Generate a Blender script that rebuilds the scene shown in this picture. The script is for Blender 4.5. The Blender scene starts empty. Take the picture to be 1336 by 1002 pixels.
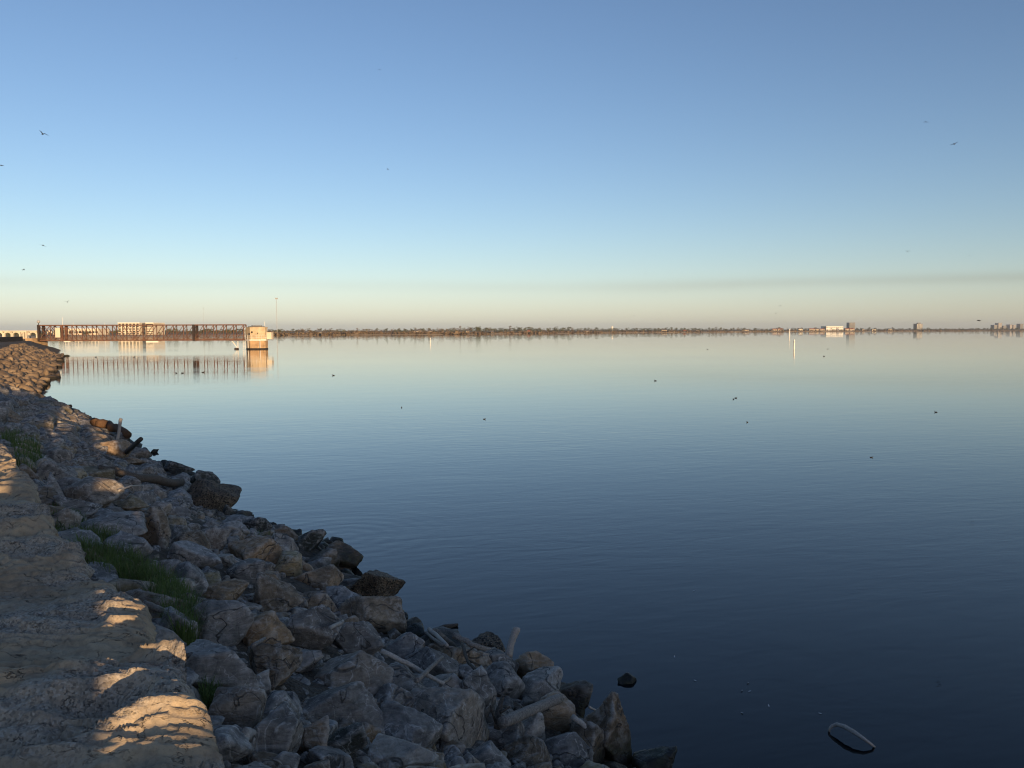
import bpy, bmesh, math, random
import numpy as np
from mathutils import Vector, Matrix, Euler
from mathutils.bvhtree import BVHTree

# ------------------------------------------------------------------ camera
SC = bpy.context.scene
COL = SC.collection
F = 1069.0                       # focal length in photo pixels (1336 wide)
PITCH, ROLL = 3.71, -0.17
CAM = Vector((0, 0, 4.0))
cam = bpy.data.objects.new('camera', bpy.data.cameras.new('camera'))
COL.objects.link(cam); SC.camera = cam
cam.data.sensor_width = 36; cam.data.lens = 36 * F / 1336
cam.data.clip_start = 0.05; cam.data.clip_end = 60000
CAMR = Matrix.Rotation(math.radians(90 - PITCH), 3, 'X') @ Matrix.Rotation(math.radians(ROLL), 3, 'Z')
cam.location = CAM; cam.rotation_euler = CAMR.to_euler()

# ------------------------------------------------------------------ sky
SUN_EL, SUN_AZ = 5.0, 27.0       # degrees; azimuth: behind the camera, to its right
W = bpy.data.worlds.new('World'); SC.world = W; W.use_nodes = True
nt = W.node_tree; N = nt.nodes; L = nt.links
bg = N['Background']
sky = N.new('ShaderNodeTexSky'); sky.sky_type = 'NISHITA'; sky.sun_disc = False
sky.sun_elevation = math.radians(SUN_EL); sky.sun_rotation = math.radians(180 - SUN_AZ)
sky.air_density = 0.85; sky.dust_density = 0.3; sky.ozone_density = 2.3
gam = N.new('ShaderNodeGamma'); gam.inputs[1].default_value = 1.1
tint = N.new('ShaderNodeMix'); tint.data_type = 'RGBA'; tint.blend_type = 'MULTIPLY'
tint.inputs[0].default_value = 1; tint.inputs[7].default_value = (1.20, 0.968, 0.955, 1)
L.new(sky.outputs[0], gam.inputs[0]); L.new(gam.outputs[0], tint.inputs[6])
# paler, greyer air low over the horizon
# thin smoke layer lying in the lower sky all round the horizon
tc = N.new('ShaderNodeTexCoord'); sep = N.new('ShaderNodeSeparateXYZ'); L.new(tc.outputs['Generated'], sep.inputs[0])
def wm(op, a, b=None, c=None):
    n = N.new('ShaderNodeMath'); n.operation = op
    for i, v in enumerate((a, b, c)):
        if v is None: continue
        if isinstance(v, (int, float)): n.inputs[i].default_value = v
        else: L.new(v, n.inputs[i])
    return n.outputs[0]
mp = N.new('ShaderNodeMapping'); mp.inputs['Scale'].default_value = (1.6, 1.6, 9); mp.inputs['Location'].default_value = (0.55, 0.0, 0)
L.new(tc.outputs['Generated'], mp.inputs[0])
wn = N.new('ShaderNodeTexNoise'); wn.inputs['Scale'].default_value = 1.5; wn.inputs['Detail'].default_value = 3
L.new(mp.outputs[0], wn.inputs['Vector'])
warp = wm('MULTIPLY', wm('SUBTRACT', wn.outputs[0], 0.5), 0.012)
dz = wm('DIVIDE', wm('SUBTRACT', wm('ADD', sep.outputs[2], warp), 0.0535), 0.0068)
gauss = wm('POWER', 2.718, wm('MULTIPLY', wm('MULTIPLY', dz, dz), -1.0))
drift = wm('MULTIPLY_ADD', sep.outputs[0], .85, 0.05); drift = wm('MINIMUM', wm('MAXIMUM', drift, 0.10), 0.27)   # the plume lies to the right
amt = wm('MULTIPLY', gauss, wm('MULTIPLY', drift, wm('MULTIPLY_ADD', wn.outputs[0], 1.5, 0.1)))
smoke = N.new('ShaderNodeMix'); smoke.data_type = 'RGBA'; smoke.blend_type = 'MULTIPLY'
smoke.inputs[7].default_value = (0.55, 0.42, 0.36, 1)
lowair = N.new('ShaderNodeMix'); lowair.data_type = 'RGBA'; lowair.blend_type = 'MULTIPLY'
lowair.inputs[7].default_value = (.72, 1.08, 2.2, 1); L.new(tint.outputs[2], lowair.inputs[6])
L.new(wm('POWER', 2.718, wm('DIVIDE', wm('ABSOLUTE', sep.outputs[2]), -.030)), lowair.inputs[0])
L.new(amt, smoke.inputs[0]); L.new(lowair.outputs[2], smoke.inputs[6])
L.new(smoke.outputs[2], bg.inputs[0]); bg.inputs[1].default_value = 0.15

# ------------------------------------------------------------------ sun, exposure
e_, a_ = math.radians(SUN_EL), math.radians(SUN_AZ)
SUND = Vector((math.sin(a_) * math.cos(e_), -math.cos(a_) * math.cos(e_), math.sin(e_)))
sun = bpy.data.objects.new('sun', bpy.data.lights.new('sun', 'SUN')); COL.objects.link(sun)
sun.rotation_euler = SUND.to_track_quat('Z', 'Y').to_euler()
sun.data.energy = 5.0; sun.data.color = (1.0, 0.68, 0.37); sun.data.angle = math.radians(0.53)
vs = SC.view_settings
vs.view_transform = 'Standard'; vs.look = 'None'; vs.gamma = 1; vs.use_curve_mapping = False
vs.exposure = 0.43
SC.cycles.use_denoising = True; SC.cycles.filter_width = 1.15

# ------------------------------------------------------------------ helpers
rng = np.random.default_rng(7); random.seed(7)

def hash3(ix, iy, iz, seed):
    h = (ix.astype(np.int64) * 374761393 + iy.astype(np.int64) * 668265263 + iz.astype(np.int64) * 2147483647 + seed * 974634777) & 0xFFFFFFFF
    h = ((h ^ (h >> 13)) * 1274126177) & 0xFFFFFFFF
    h = ((h ^ (h >> 16)) * 2246822519) & 0xFFFFFFFF
    return ((h ^ (h >> 15)) & 0xFFFFFF) / float(0xFFFFFF) * 2 - 1

def vnoise(p, seed=0):
    p = np.asarray(p, float); i = np.floor(p).astype(np.int64); f = p - i
    u = f * f * f * (f * (f * 6 - 15) + 10); r = 0
    for dx in (0, 1):
        wx = u[:, 0] if dx else 1 - u[:, 0]
        for dy in (0, 1):
            wy = u[:, 1] if dy else 1 - u[:, 1]
            for dz_ in (0, 1):
                wz = u[:, 2] if dz_ else 1 - u[:, 2]
                r = r + wx * wy * wz * hash3(i[:, 0] + dx, i[:, 1] + dy, i[:, 2] + dz_, seed)
    return r

def fbm(p, octv=4, seed=0, gain=0.5):
    r, a, s = 0, 1.0, 1.0
    for k in range(octv):
        r = r + a * vnoise(p * s + 17.3 * k, seed + k); a *= gain; s *= 2.03
    return r

def ray(px, py):
    d = CAMR @ Vector(((px - 668) / F, -(py - 501) / F, -1.0))
    return d
def at_z(px, py, z=0.0):
    d = ray(px, py); t = (z - CAM.z) / d.z
    return CAM + d * t
def at_y(px, py, Y):
    d = ray(px, py); return CAM + d * (Y / d.y)

def obj(name, me, mat=None, parent=None):
    o = bpy.data.objects.new(name, me); COL.objects.link(o)
    if mat is not None and not me.materials: me.materials.append(mat)
    if parent is not None: o.parent = parent
    return o
def tag(o, label, cat, group=None):
    o['label'] = label; o['category'] = cat
    if group: o['group'] = group
    return o
def kind(o, k, label=None):
    o['kind'] = k
    if label: o['label'] = label
    return o
def empty(name, loc, label, cat, group=None, rz=0):
    o = bpy.data.objects.new(name, None); COL.objects.link(o); o.location = loc; o.rotation_euler = (0, 0, rz)
    o.empty_display_size = 0.1
    return tag(o, label, cat, group)
def copy_tree(o, parent=None):
    c = o.copy(); COL.objects.link(c); c.parent = parent
    for ch in o.children: copy_tree(ch, c)
    return c

def tri_mesh(name, v, f, smooth=True):
    me = bpy.data.meshes.new(name); v = np.asarray(v, np.float32); f = np.asarray(f, np.int32)
    k = f.shape[1]
    me.vertices.add(len(v)); me.vertices.foreach_set('co', v.ravel())
    me.loops.add(f.size); me.loops.foreach_set('vertex_index', f.ravel())
    me.polygons.add(len(f)); me.polygons.foreach_set('loop_start', np.arange(0, f.size, k, dtype=np.int32))
    me.update(calc_edges=True)
    me.polygons.foreach_set('use_smooth', np.full(len(f), smooth)); me.update()
    return me
def grid_faces(nu, nv):
    i = np.arange(nu - 1)[:, None] * nv + np.arange(nv - 1)[None, :]
    i = i.ravel(); return np.stack([i, i + nv, i + nv + 1, i + 1], 1)

ICO = {}
def ico(n):
    if n not in ICO:
        b = bmesh.new(); bmesh.ops.create_icosphere(b, subdivisions=n, radius=1)
        ICO[n] = (np.array([v.co[:] for v in b.verts]), np.array([[v.index for v in f.verts] for f in b.faces])); b.free()
    return ICO[n]

class MB:                                   # collects boxes, beams, tubes; build() links ONE mesh object
    def __init__(s): s.v = []; s.f = []
    def add(s, v, f):
        o = len(s.v); s.v += [tuple(x) for x in v]; s.f += [[i + o for i in q] for q in f]
    def box(s, c, d, rz=0):
        c = Vector(c); m = Matrix.Rotation(rz, 3, 'Z')
        v = [c + m @ Vector((x * d[0] / 2, y * d[1] / 2, z * d[2] / 2)) for x in (-1, 1) for y in (-1, 1) for z in (-1, 1)]
        s.add(v, [[0, 1, 3, 2], [4, 6, 7, 5], [0, 4, 5, 1], [2, 3, 7, 6], [0, 2, 6, 4], [1, 5, 7, 3]]); return s
    def beam(s, p, q, w, h=None):
        p, q = Vector(p), Vector(q); h = h or w; d = (q - p).normalized()
        up = Vector((0, 0, 1)) if abs(d.z) < .95 else Vector((0, 1, 0))
        a = d.cross(up).normalized(); b = a.cross(d)
        v = [e + a * (x * w / 2) + b * (y * h / 2) for e in (p, q) for x, y in ((-1, -1), (1, -1), (1, 1), (-1, 1))]
        s.add(v, [[0, 1, 2, 3], [7, 6, 5, 4], [0, 4, 5, 1], [1, 5, 6, 2], [2, 6, 7, 3], [3, 7, 4, 0]]); return s
    def tube(s, pts, rad, n=8, jit=0.0, seed=0):
        pts = [Vector(p) for p in pts]; rs = rad if isinstance(rad, (list, tuple)) else [rad] * len(pts)
        r_ = random.Random(seed); rings = []
        for i, p in enumerate(pts):
            d = (pts[min(i + 1, len(pts) - 1)] - pts[max(i - 1, 0)]).normalized()
            if i == 0: a = d.cross(Vector((0, 0, 1)) if abs(d.z) < .9 else Vector((0, 1, 0))).normalized()
            else: a = (a - d * a.dot(d)).normalized()
            b = a.cross(d)
            rings += [p + (a * math.cos(t) + b * math.sin(t)) * rs[i] * (1 + jit * r_.uniform(-1, 1)) for t in [2 * math.pi * k / n for k in range(n)]]
        f = [[i * n + k, i * n + (k + 1) % n, (i + 1) * n + (k + 1) % n, (i + 1) * n + k] for i in range(len(pts) - 1) for k in range(n)]
        f += [list(range(n))[::-1], [(len(pts) - 1) * n + k for k in range(n)]]
        s.add(rings, f); return s
    def prism(s, poly, z0, z1, c=(0, 0)):     # vertical prism
        n = len(poly); v = [(x + c[0], y + c[1], z0) for x, y in poly] + [(x + c[0], y + c[1], z1) for x, y in poly]
        s.add(v, [[i, (i + 1) % n, n + (i + 1) % n, n + i] for i in range(n)] + [list(range(n))[::-1], list(range(n, 2 * n))]); return s
    def mesh(s, name, smooth=False):
        me = bpy.data.meshes.new(name); me.from_pydata(s.v, [], s.f); me.update()
        if smooth: me.polygons.foreach_set('use_smooth', [True] * len(me.polygons))
        return me
    def build(s, name, mat, parent=None, smooth=False):
        return obj(name, s.mesh(name, smooth), mat, parent)

# ------------------------------------------------------------------ materials
class NT:
    def __init__(s, name):
        s.m = bpy.data.materials.new(name); s.m.use_nodes = True; s.n = s.m.node_tree.nodes; s.l = s.m.node_tree.links
        s.b = s.n['Principled BSDF']; s.b.inputs['Roughness'].default_value = 0.85
        s.b.inputs['Specular IOR Level'].default_value = 0.3
        s.pos = s.n.new('ShaderNodeNewGeometry').outputs['Position']
    def val(s, node, i, v):
        if isinstance(v, (int, float)): node.inputs[i].default_value = v
        elif isinstance(v, tuple): node.inputs[i].default_value = v if len(v) == 4 else v + (1,)
        else: s.l.new(v, node.inputs[i])
    def math(s, op, a, b=0.0, clamp=False):
        n = s.n.new('ShaderNodeMath'); n.operation = op; n.use_clamp = clamp; s.val(n, 0, a); s.val(n, 1, b); return n.outputs[0]
    def mix(s, f, a, b, mode='MIX'):
        n = s.n.new('ShaderNodeMix'); n.data_type = 'RGBA'; n.blend_type = mode; s.val(n, 0, f); s.val(n, 6, a); s.val(n, 7, b); return n.outputs[2]
    def noise(s, scale, detail=4, vec=None, rough=.55, dist=0.0):
        n = s.n.new('ShaderNodeTexNoise'); n.inputs['Scale'].default_value = scale; n.inputs['Detail'].default_value = detail
        n.inputs['Roughness'].default_value = rough; n.inputs['Distortion'].default_value = dist
        s.l.new(vec or s.pos, n.inputs['Vector']); return n.outputs[0]
    def voro(s, scale, feat='F1', vec=None, out='Distance'):
        n = s.n.new('ShaderNodeTexVoronoi'); n.feature = feat; n.inputs['Scale'].default_value = scale
        s.l.new(vec or s.pos, n.inputs['Vector']); return n.outputs[out]
    def ramp(s, x, a, b):
        n = s.n.new('ShaderNodeMapRange'); n.clamp = True; s.val(n, 0, x); n.inputs[1].default_value = a; n.inputs[2].default_value = b; return n.outputs[0]
    def scale(s, v, vec=None):
        n = s.n.new('ShaderNodeMapping'); n.inputs['Scale'].default_value = v; s.l.new(vec or s.pos, n.inputs[0]); return n.outputs[0]
    def rand(s): return s.n.new('ShaderNodeObjectInfo').outputs['Random']
    def bump(s, h, dist, strength=1.0, prev=None):
        n = s.n.new('ShaderNodeBump'); n.inputs['Distance'].default_value = dist; n.inputs['Strength'].default_value = strength
        s.l.new(h, n.inputs['Height'])
        if prev is not None: s.l.new(prev, n.inputs['Normal'])
        return n.outputs[0]
    def out(s, col=None, nrm=None, rough=None):
        if col is not None: s.val(s.b, s.b.inputs.find('Base Color'), col)
        if nrm is not None: s.l.new(nrm, s.b.inputs['Normal'])
        if rough is not None: s.val(s.b, s.b.inputs.find('Roughness'), rough)
        return s.m

def simple(name, c, rough=.8, var=.25, sc=3.0, bump=0.0, metal=0):
    t = NT(name); n = t.noise(sc, 5); c2 = tuple(x * (1 - var) for x in c); c1 = tuple(min(1, x * (1 + var)) for x in c)
    nr = t.bump(t.noise(sc * 6, 4), bump) if bump else None
    t.b.inputs['Metallic'].default_value = metal
    return t.out(t.mix(t.ramp(n, .3, .7), c2, c1), nr, rough)

def rock_mat(name, c1, c2, c3, brown=.5, vein=.5, wet=True):
    t = NT(name); r = t.rand()
    n = t.n.new('ShaderNodeVectorMath'); n.operation = 'ADD'; t.l.new(t.pos, n.inputs[0])
    cx = t.n.new('ShaderNodeCombineXYZ'); t.l.new(t.math('MULTIPLY', r, 31.0), cx.inputs[0]); t.l.new(t.math('MULTIPLY', r, 57.0), cx.inputs[1])
    t.l.new(cx.outputs[0], n.inputs[1]); P = n.outputs[0]
    r2 = t.math('FRACT', t.math('MULTIPLY', r, 7.31)); r3 = t.math('FRACT', t.math('MULTIPLY', r, 13.7))
    big = t.noise(2.6, 5, P, .6, .6); mid = t.noise(14, 6, P, .65); fine = t.noise(60, 4, P, .65)
    col = t.mix(t.ramp(big, .35, .65), c1, c2)
    col = t.mix(t.math('MULTIPLY', t.ramp(t.math('ADD', big, t.math('MULTIPLY', r2, .5)), .62, .85), brown), col, c3)
    lum = t.math('ADD', t.math('MULTIPLY', r3, .6), .72)
    col = t.mix(1.0, col, t.mix(0.0, lum, lum), 'MULTIPLY')
    sp = t.math('ADD', .55, t.math('MULTIPLY', t.ramp(mid, .28, .72), .75))
    col = t.mix(1.0, col, sp, 'MULTIPLY')
    col = t.mix(t.math('MULTIPLY', t.ramp(fine, .56, .72), .18), col, (.52, .50, .47))
    col = t.mix(t.math('MULTIPLY', t.ramp(fine, .44, .3), .3), col, (.06, .056, .05))
    # calcite seams and pale scuffs
    sv = t.noise(3.2, 3, P, .5, 1.4); seam = t.math('ABSOLUTE', t.math('SUBTRACT', sv, .5))
    seam = t.math('MULTIPLY', t.ramp(seam, .016, .002), t.ramp(mid, .40, .52))
    sk = t.math('ABSOLUTE', t.math('SUBTRACT', t.noise(1.7, 3, P, .5, .9), .5)); sk = t.math('MULTIPLY', t.ramp(sk, .010, .003), t.ramp(big, .3, .5))
    col = t.mix(t.math('MULTIPLY', seam, vein), col, (.62, .60, .56))
    col = t.mix(t.math('MULTIPLY', sk, .75), col, (.035, .032, .028))
    pt = t.n.new('ShaderNodeNewGeometry').outputs['Pointiness']
    edge = t.math('MULTIPLY', t.ramp(pt, .515, .56), t.ramp(mid, .36, .62))
    col = t.mix(t.math('MULTIPLY', edge, .4), col, (.60, .575, .53))
    scf = t.math('MULTIPLY', t.ramp(t.noise(1.9, 5, P, .7, .8), .54, .66), t.ramp(mid, .46, .58)); col = t.mix(t.math('MULTIPLY', scf, .35), col, (.58, .56, .52))
    st = t.noise(5.0, 4, t.scale((1.0, 1.6, 7.0), P), .6, .5)          # bedding streaks
    col = t.mix(t.math('MULTIPLY', t.ramp(st, .54, .68), .30), col, (.46, .445, .42))
    col = t.mix(t.math('MULTIPLY', t.ramp(st, .44, .32), .40), col, (.06, .056, .05))
    pit = t.voro(38, 'F1', t.scale((1, 1, 1.3), P))
    nrm = t.bump(t.noise(6, 6, P, .6), .03, .7); nrm = t.bump(mid, .009, .8, nrm); nrm = t.bump(st, .012, .5, nrm); nrm = t.bump(fine, .003, .7, nrm); nrm = t.bump(pit, .003, .4, nrm); nrm = t.bump(sk, -.02, .7, nrm)
    cr = t.voro(6, 'DISTANCE_TO_EDGE', t.scale((1, 1, 2.2), P)); nrm = t.bump(t.ramp(cr, 0, .05), .012, .35, nrm)
    rough = .88
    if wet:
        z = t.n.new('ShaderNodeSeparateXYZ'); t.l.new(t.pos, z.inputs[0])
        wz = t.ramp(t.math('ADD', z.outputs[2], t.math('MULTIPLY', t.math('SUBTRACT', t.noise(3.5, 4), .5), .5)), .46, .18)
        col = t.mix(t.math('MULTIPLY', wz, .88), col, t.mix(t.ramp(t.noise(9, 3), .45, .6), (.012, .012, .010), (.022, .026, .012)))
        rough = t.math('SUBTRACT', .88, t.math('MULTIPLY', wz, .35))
    return t.out(col, nrm, rough)

M = {}
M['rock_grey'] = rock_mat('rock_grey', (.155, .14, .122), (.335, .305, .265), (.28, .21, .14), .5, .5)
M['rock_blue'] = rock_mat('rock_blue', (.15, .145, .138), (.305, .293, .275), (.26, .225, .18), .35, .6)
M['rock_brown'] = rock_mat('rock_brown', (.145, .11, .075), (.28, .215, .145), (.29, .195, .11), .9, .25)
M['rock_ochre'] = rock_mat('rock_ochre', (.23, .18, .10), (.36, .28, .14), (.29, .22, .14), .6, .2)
M['rock_dark'] = rock_mat('rock_dark', (.022, .023, .021), (.06, .058, .05), (.035, .04, .022), .6, .3)

def mussel_mat():
    t = NT('mussel_rock'); big = t.noise(4, 5); ce = t.voro(48, 'F1', None, 'Color'); d = t.voro(48)
    b = t.n.new('ShaderNodeSeparateColor'); t.l.new(ce, b.inputs[0])
    col = t.mix(t.ramp(big, .35, .65), (.075, .06, .044), (.20, .16, .11))
    col = t.mix(t.math('MULTIPLY', t.ramp(b.outputs[0], .72, .9), t.ramp(d, .5, .1)), col, (.42, .36, .28))
    col = t.mix(t.ramp(b.outputs[1], .7, .8), col, (.028, .024, .02))
    n = t.bump(t.noise(9, 5), .05); n = t.bump(d, .02, .9, n)
    return t.out(col, n, .7)
M['mussel'] = mussel_mat()
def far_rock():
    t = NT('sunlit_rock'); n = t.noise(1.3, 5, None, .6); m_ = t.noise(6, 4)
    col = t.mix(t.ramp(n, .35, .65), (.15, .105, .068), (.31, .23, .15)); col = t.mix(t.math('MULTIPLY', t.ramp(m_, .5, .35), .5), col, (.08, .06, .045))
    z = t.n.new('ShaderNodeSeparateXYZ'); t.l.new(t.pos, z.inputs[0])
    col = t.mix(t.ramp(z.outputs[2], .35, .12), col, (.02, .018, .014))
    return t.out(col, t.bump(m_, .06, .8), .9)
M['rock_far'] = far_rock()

def sandstone():
    t = NT('sandstone'); z = t.scale((1, 1, 3.5))
    big = t.noise(1.8, 5, None, .55, .4); mid = t.noise(11, 6, None, .65); fine = t.noise(120, 4, None, .7)
    gr = t.voro(85); gcol = t.n.new('ShaderNodeSeparateColor'); t.l.new(t.voro(85, 'F1', None, 'Color'), gcol.inputs[0])
    col = t.mix(t.ramp(big, .35, .65), (.35, .27, .18), (.50, .395, .265))
    gravel = t.ramp(t.noise(1.1, 3, None, .5), .46, .56)          # coarse pebbly crust on part of the stone
    col = t.mix(t.math('MULTIPLY', gravel, .7), col, (.35, .305, .25))
    col = t.mix(t.math('MULTIPLY', t.ramp(mid, .5, .3), .55), col, (.13, .10, .07))
    peb = t.math('MULTIPLY', gravel, t.ramp(gcol.outputs[0], .55, .95))
    col = t.mix(t.math('MULTIPLY', peb, .55), col, (.50, .46, .40))
    col = t.mix(t.math('MULTIPLY', t.math('MULTIPLY', gravel, t.ramp(gcol.outputs[1], .6, .9)), .6), col, (.09, .08, .07))
    col = t.mix(t.math('MULTIPLY', t.ramp(fine, .42, .25), .7), col, (.08, .065, .05))
    ck = t.math('ABSOLUTE', t.math('SUBTRACT', t.noise(4.5, 5, t.scale((1, 2.2, 2)), .6, .5), .5)); ck = t.math('MULTIPLY', t.ramp(ck, .014, .0), t.ramp(mid, .45, .6))
    col = t.mix(t.math('MULTIPLY', ck, .8), col, (.045, .036, .028))
    n = t.bump(t.noise(6, 6, z, .6), .014, .6); n = t.bump(mid, .006, .7, n); n = t.bump(fine, .002, .7, n)
    gb = t.math('MULTIPLY', t.math('SUBTRACT', .6, gr), gravel); n = t.bump(gb, .0035, .8, n); n = t.bump(ck, -.012, .8, n)
    return t.out(col, n, .92)
M['sandstone'] = sandstone()

def soil():
    t = NT('soil'); n = t.noise(5, 6, None, .65); g = t.voro(30)
    col = t.mix(t.ramp(n, .3, .7), (.05, .042, .033), (.15, .125, .095))
    return t.out(col, t.bump(g, .03, .8, t.bump(n, .08)), .95)
M['soil'] = soil()

def water():
    t = NT('lake_water')
    t.b.inputs['IOR'].default_value = 1.35; t.b.inputs['Specular IOR Level'].default_value = .5
    rot = t.n.new('ShaderNodeMapping'); rot.inputs['Rotation'].default_value = (0, 0, math.radians(-14)); t.l.new(t.pos, rot.inputs[0])
    P = rot.outputs[0]
    swell = t.noise(.55, 4, t.scale((.4, 1.0, 1), P), .6, .8)
    rip = t.noise(3.0, 3, t.scale((.35, 1.0, 1), P), .55, .4)
    patch = t.ramp(t.noise(.05, 3, t.scale((.4, 1, 1), P)), .38, .66)       # slicks and breezier streaks
    fin = t.noise(14, 2, t.scale((.6, 1.0, 1), P))
    n = t.bump(swell, .016, .4)
    n = t.bump(t.math('MULTIPLY', rip, t.math('ADD', t.math('MULTIPLY', patch, .9), .15)),   .013, .5, n)
    n = t.bump(t.math('MULTIPLY', fin, patch), .0012, .5, n)
    # a faint ring spreading from the rocks
    sx = t.n.new('ShaderNodeVectorMath'); sx.operation = 'DISTANCE'; t.l.new(t.pos, sx.inputs[0]); q = at_z(452, 700); sx.inputs[1].default_value = (q.x, q.y, 0)
    wv = t.math('MULTIPLY', t.math('SINE', t.math('MULTIPLY', sx.outputs['Value'], 17.0)), t.ramp(sx.outputs['Value'], 3.4, .4))
    n = t.bump(wv, .0007, .8, n)
    return t.out((.002, .0045, .0065), n, .015)
M['water'] = water()

def wood(name, a, b):
    t = NT(name); tcn = t.n.new('ShaderNodeTexCoord').outputs['Object']
    g = t.noise(60, 4, None, .6); k = t.noise(6, 4); f = t.noise(180, 3)
    col = t.mix(t.ramp(g, .35, .65), a, b); col = t.mix(t.math('MULTIPLY', t.ramp(k, .5, .75), .35), col, tuple(x * .55 for x in a))
    return t.out(col, t.bump(f, .003, .8, t.bump(g, .008)), .85)
M['drift_brown'] = wood('drift_brown', (.075, .06, .047), (.16, .13, .10))
M['drift_pale'] = wood('drift_pale', (.38, .34, .29), (.55, .50, .44))
M['drift_grey'] = wood('drift_grey', (.17, .15, .13), (.34, .31, .27))
M['drift_dark'] = wood('drift_dark', (.05, .042, .034), (.12, .10, .08))
M['drift_rust'] = wood('drift_rust', (.06, .032, .018), (.16, .09, .045))

def leaf(name, a, b, tr=.25):
    t = NT(name); r = t.rand(); n = t.noise(.7 if 'tree' in name else 5, 4)
    t.b.inputs['Transmission Weight'].default_value = 0
    f = t.math('ADD', t.ramp(n, .3, .7), t.math('SUBTRACT', t.math('MULTIPLY', r, .7), .35), True)
    return t.out(t.mix(f, a, b), None, .8)
M['grass'] = leaf('grass', (.055, .09, .02), (.135, .195, .048))
M['grass_dry'] = leaf('grass_dry', (.16, .13, .07), (.28, .23, .13))
M['tree_green'] = leaf('tree_green', (.052, .062, .028), (.12, .122, .055))
M['tree_olive'] = leaf('tree_olive', (.08, .075, .034), (.15, .135, .06))
M['tree_brown'] = leaf('tree_brown', (.11, .08, .05), (.19, .135, .08))
M['bark'] = simple('bark', (.09, .07, .055), .9, .3, 2)
M['shore'] = simple('shore', (.40, .31, .19), .95, .35, .02)
M['land'] = simple('land', (.20, .16, .085), .95, .35, .01)
M['steel'] = simple('weathering_steel', (.135, .066, .042), .75, .35, 1.5)
M['steel_dark'] = simple('dark_steel', (.035, .024, .02), .7, .3, 1.5)
M['deck'] = simple('deck_boards', (.16, .10, .065), .85, .3, 2)
M['concrete'] = simple('concrete', (.50, .40, .26), .9, .2, 1.2)
M['concrete_tan'] = simple('concrete_stained', (.40, .27, .15), .9, .35, .9)
M['white'] = simple('white_paint', (.74, .72, .66), .6, .08, 1)
M['cream'] = simple('cream_wall', (.62, .55, .42), .85, .12, .3)
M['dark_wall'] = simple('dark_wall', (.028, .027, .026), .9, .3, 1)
M['glass'] = simple('window_glass', (.025, .03, .035), .15, .2, .2)
M['house_wall'] = simple('house_wall', (.42, .35, .26), .85, .15, .3)
M['red_roof'] = simple('red_roof', (.34, .12, .06), .85, .2, .3)
M['grey_roof'] = simple('grey_roof', (.16, .15, .14), .9, .2, .3)
M['tower_glass'] = simple('tower_cladding', (.07, .075, .08), .5, .2, .1)
M['tower_pale'] = simple('tower_pale', (.30, .28, .26), .8, .2, .1)
M['bird'] = simple('bird_plumage', (.03, .028, .027), .8, .3, 9)
M['duck'] = simple('duck_plumage', (.025, .023, .02), .7, .3, 9)
M['foam'] = simple('feather_white', (.62, .62, .60), .8, .1, 9)
M['mast'] = simple('galvanised', (.36, .36, .36), .6, .15, .5)

# ------------------------------------------------------------------ shore layout
DIR = Vector((-.582, .813)).normalized()          # the crest runs forward and to the left
E0 = Vector((-1.06, 2.99))                        # crest edge at the bottom of the picture
RIGHT = Vector((DIR.y, -DIR.x))
EDGE = [E0 + DIR * u for u in np.arange(0, 52, 1.0)]
back, q_ = [], E0.copy()                          # unseen shore behind the viewer, its bend made up to suit the shade
for k in range(60):
    a = math.radians(np.interp(k, [0, 2, 6, 9, 14, 60], [35.6, 38, 72, 72, 27, 24])); q_ = q_ + Vector((math.sin(a), -math.cos(a))); back.append(q_.copy())
EDGE = back[::-1] + EDGE
h0, h1 = math.atan2(-DIR.x, DIR.y), math.radians(28.3); p_ = EDGE[-1].copy()
for k in range(165):
    a = h0 + (h1 - h0) * min(1, k / 22); p_ = p_ + Vector((-math.sin(a), math.cos(a))); EDGE.append(p_.copy())
EDGE = np.array([e[:] for e in EDGE]); NE = len(EDGE)
tang = np.gradient(EDGE, axis=0); tang /= np.linalg.norm(tang, axis=1)[:, None]
RGT = np.stack([tang[:, 1], -tang[:, 0]], 1)
ULEN = np.arange(NE) - 60.0                       # metres along the crest, 0 at E0
SILY = [500, 512, 521, 530, 545, 570, 598, 610, 632, 660, 682, 697, 707, 737, 752, 782, 806, 826, 842, 857, 870, 905, 925, 975, 1002, 1040]
SILX = [60, 45, 62, 92, 122, 168, 204, 247, 288, 305, 350, 420, 445, 468, 497, 522, 537, 580, 640, 690, 715, 765, 800, 828, 870, 930]
_ud = []
for x, y in zip(SILX, SILY):
    if y < 515: continue
    q = at_z(x - 6, y, .22); q = Vector((q.x, q.y)) - E0; _ud.append((q.dot(DIR), q.dot(RIGHT)))
_ud.sort(); _u = np.array([a for a, b in _ud]); _d = np.array([b for a, b in _ud])
def bank_w(u):
    n = np.interp(u, _u, _d) + .12 * np.sin(u * 1.9)
    return np.where(u < _u[-1], n, np.interp(u, [_u[-1], _u[-1] + 12], [_d[-1], 5.2]) + .30 * np.sin(u * .55 + 1) + .2 * np.sin(u * 1.27))
def prof(t):                                       # t: 0 at the crest, 1 at the waterline
    return np.interp(t, [-4, -.4, -.05, .08, .5, 1, 1.5, 3], [2.12, 2.12, 2.05, 1.72, .92, 0.02, -.75, -1.6])
def bank_point(u, t):
    u = np.asarray(u, float); t = np.asarray(t, float)
    i = np.clip(u + 60, 0, NE - 1.001)
    ex = np.interp(i, np.arange(NE), EDGE[:, 0]); ey = np.interp(i, np.arange(NE), EDGE[:, 1])
    rx = np.interp(i, np.arange(NE), RGT[:, 0]); ry = np.interp(i, np.arange(NE), RGT[:, 1])
    d = t * bank_w(u)
    return np.stack([ex + rx * d, ey + ry * d, prof(t)], -1)

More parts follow.
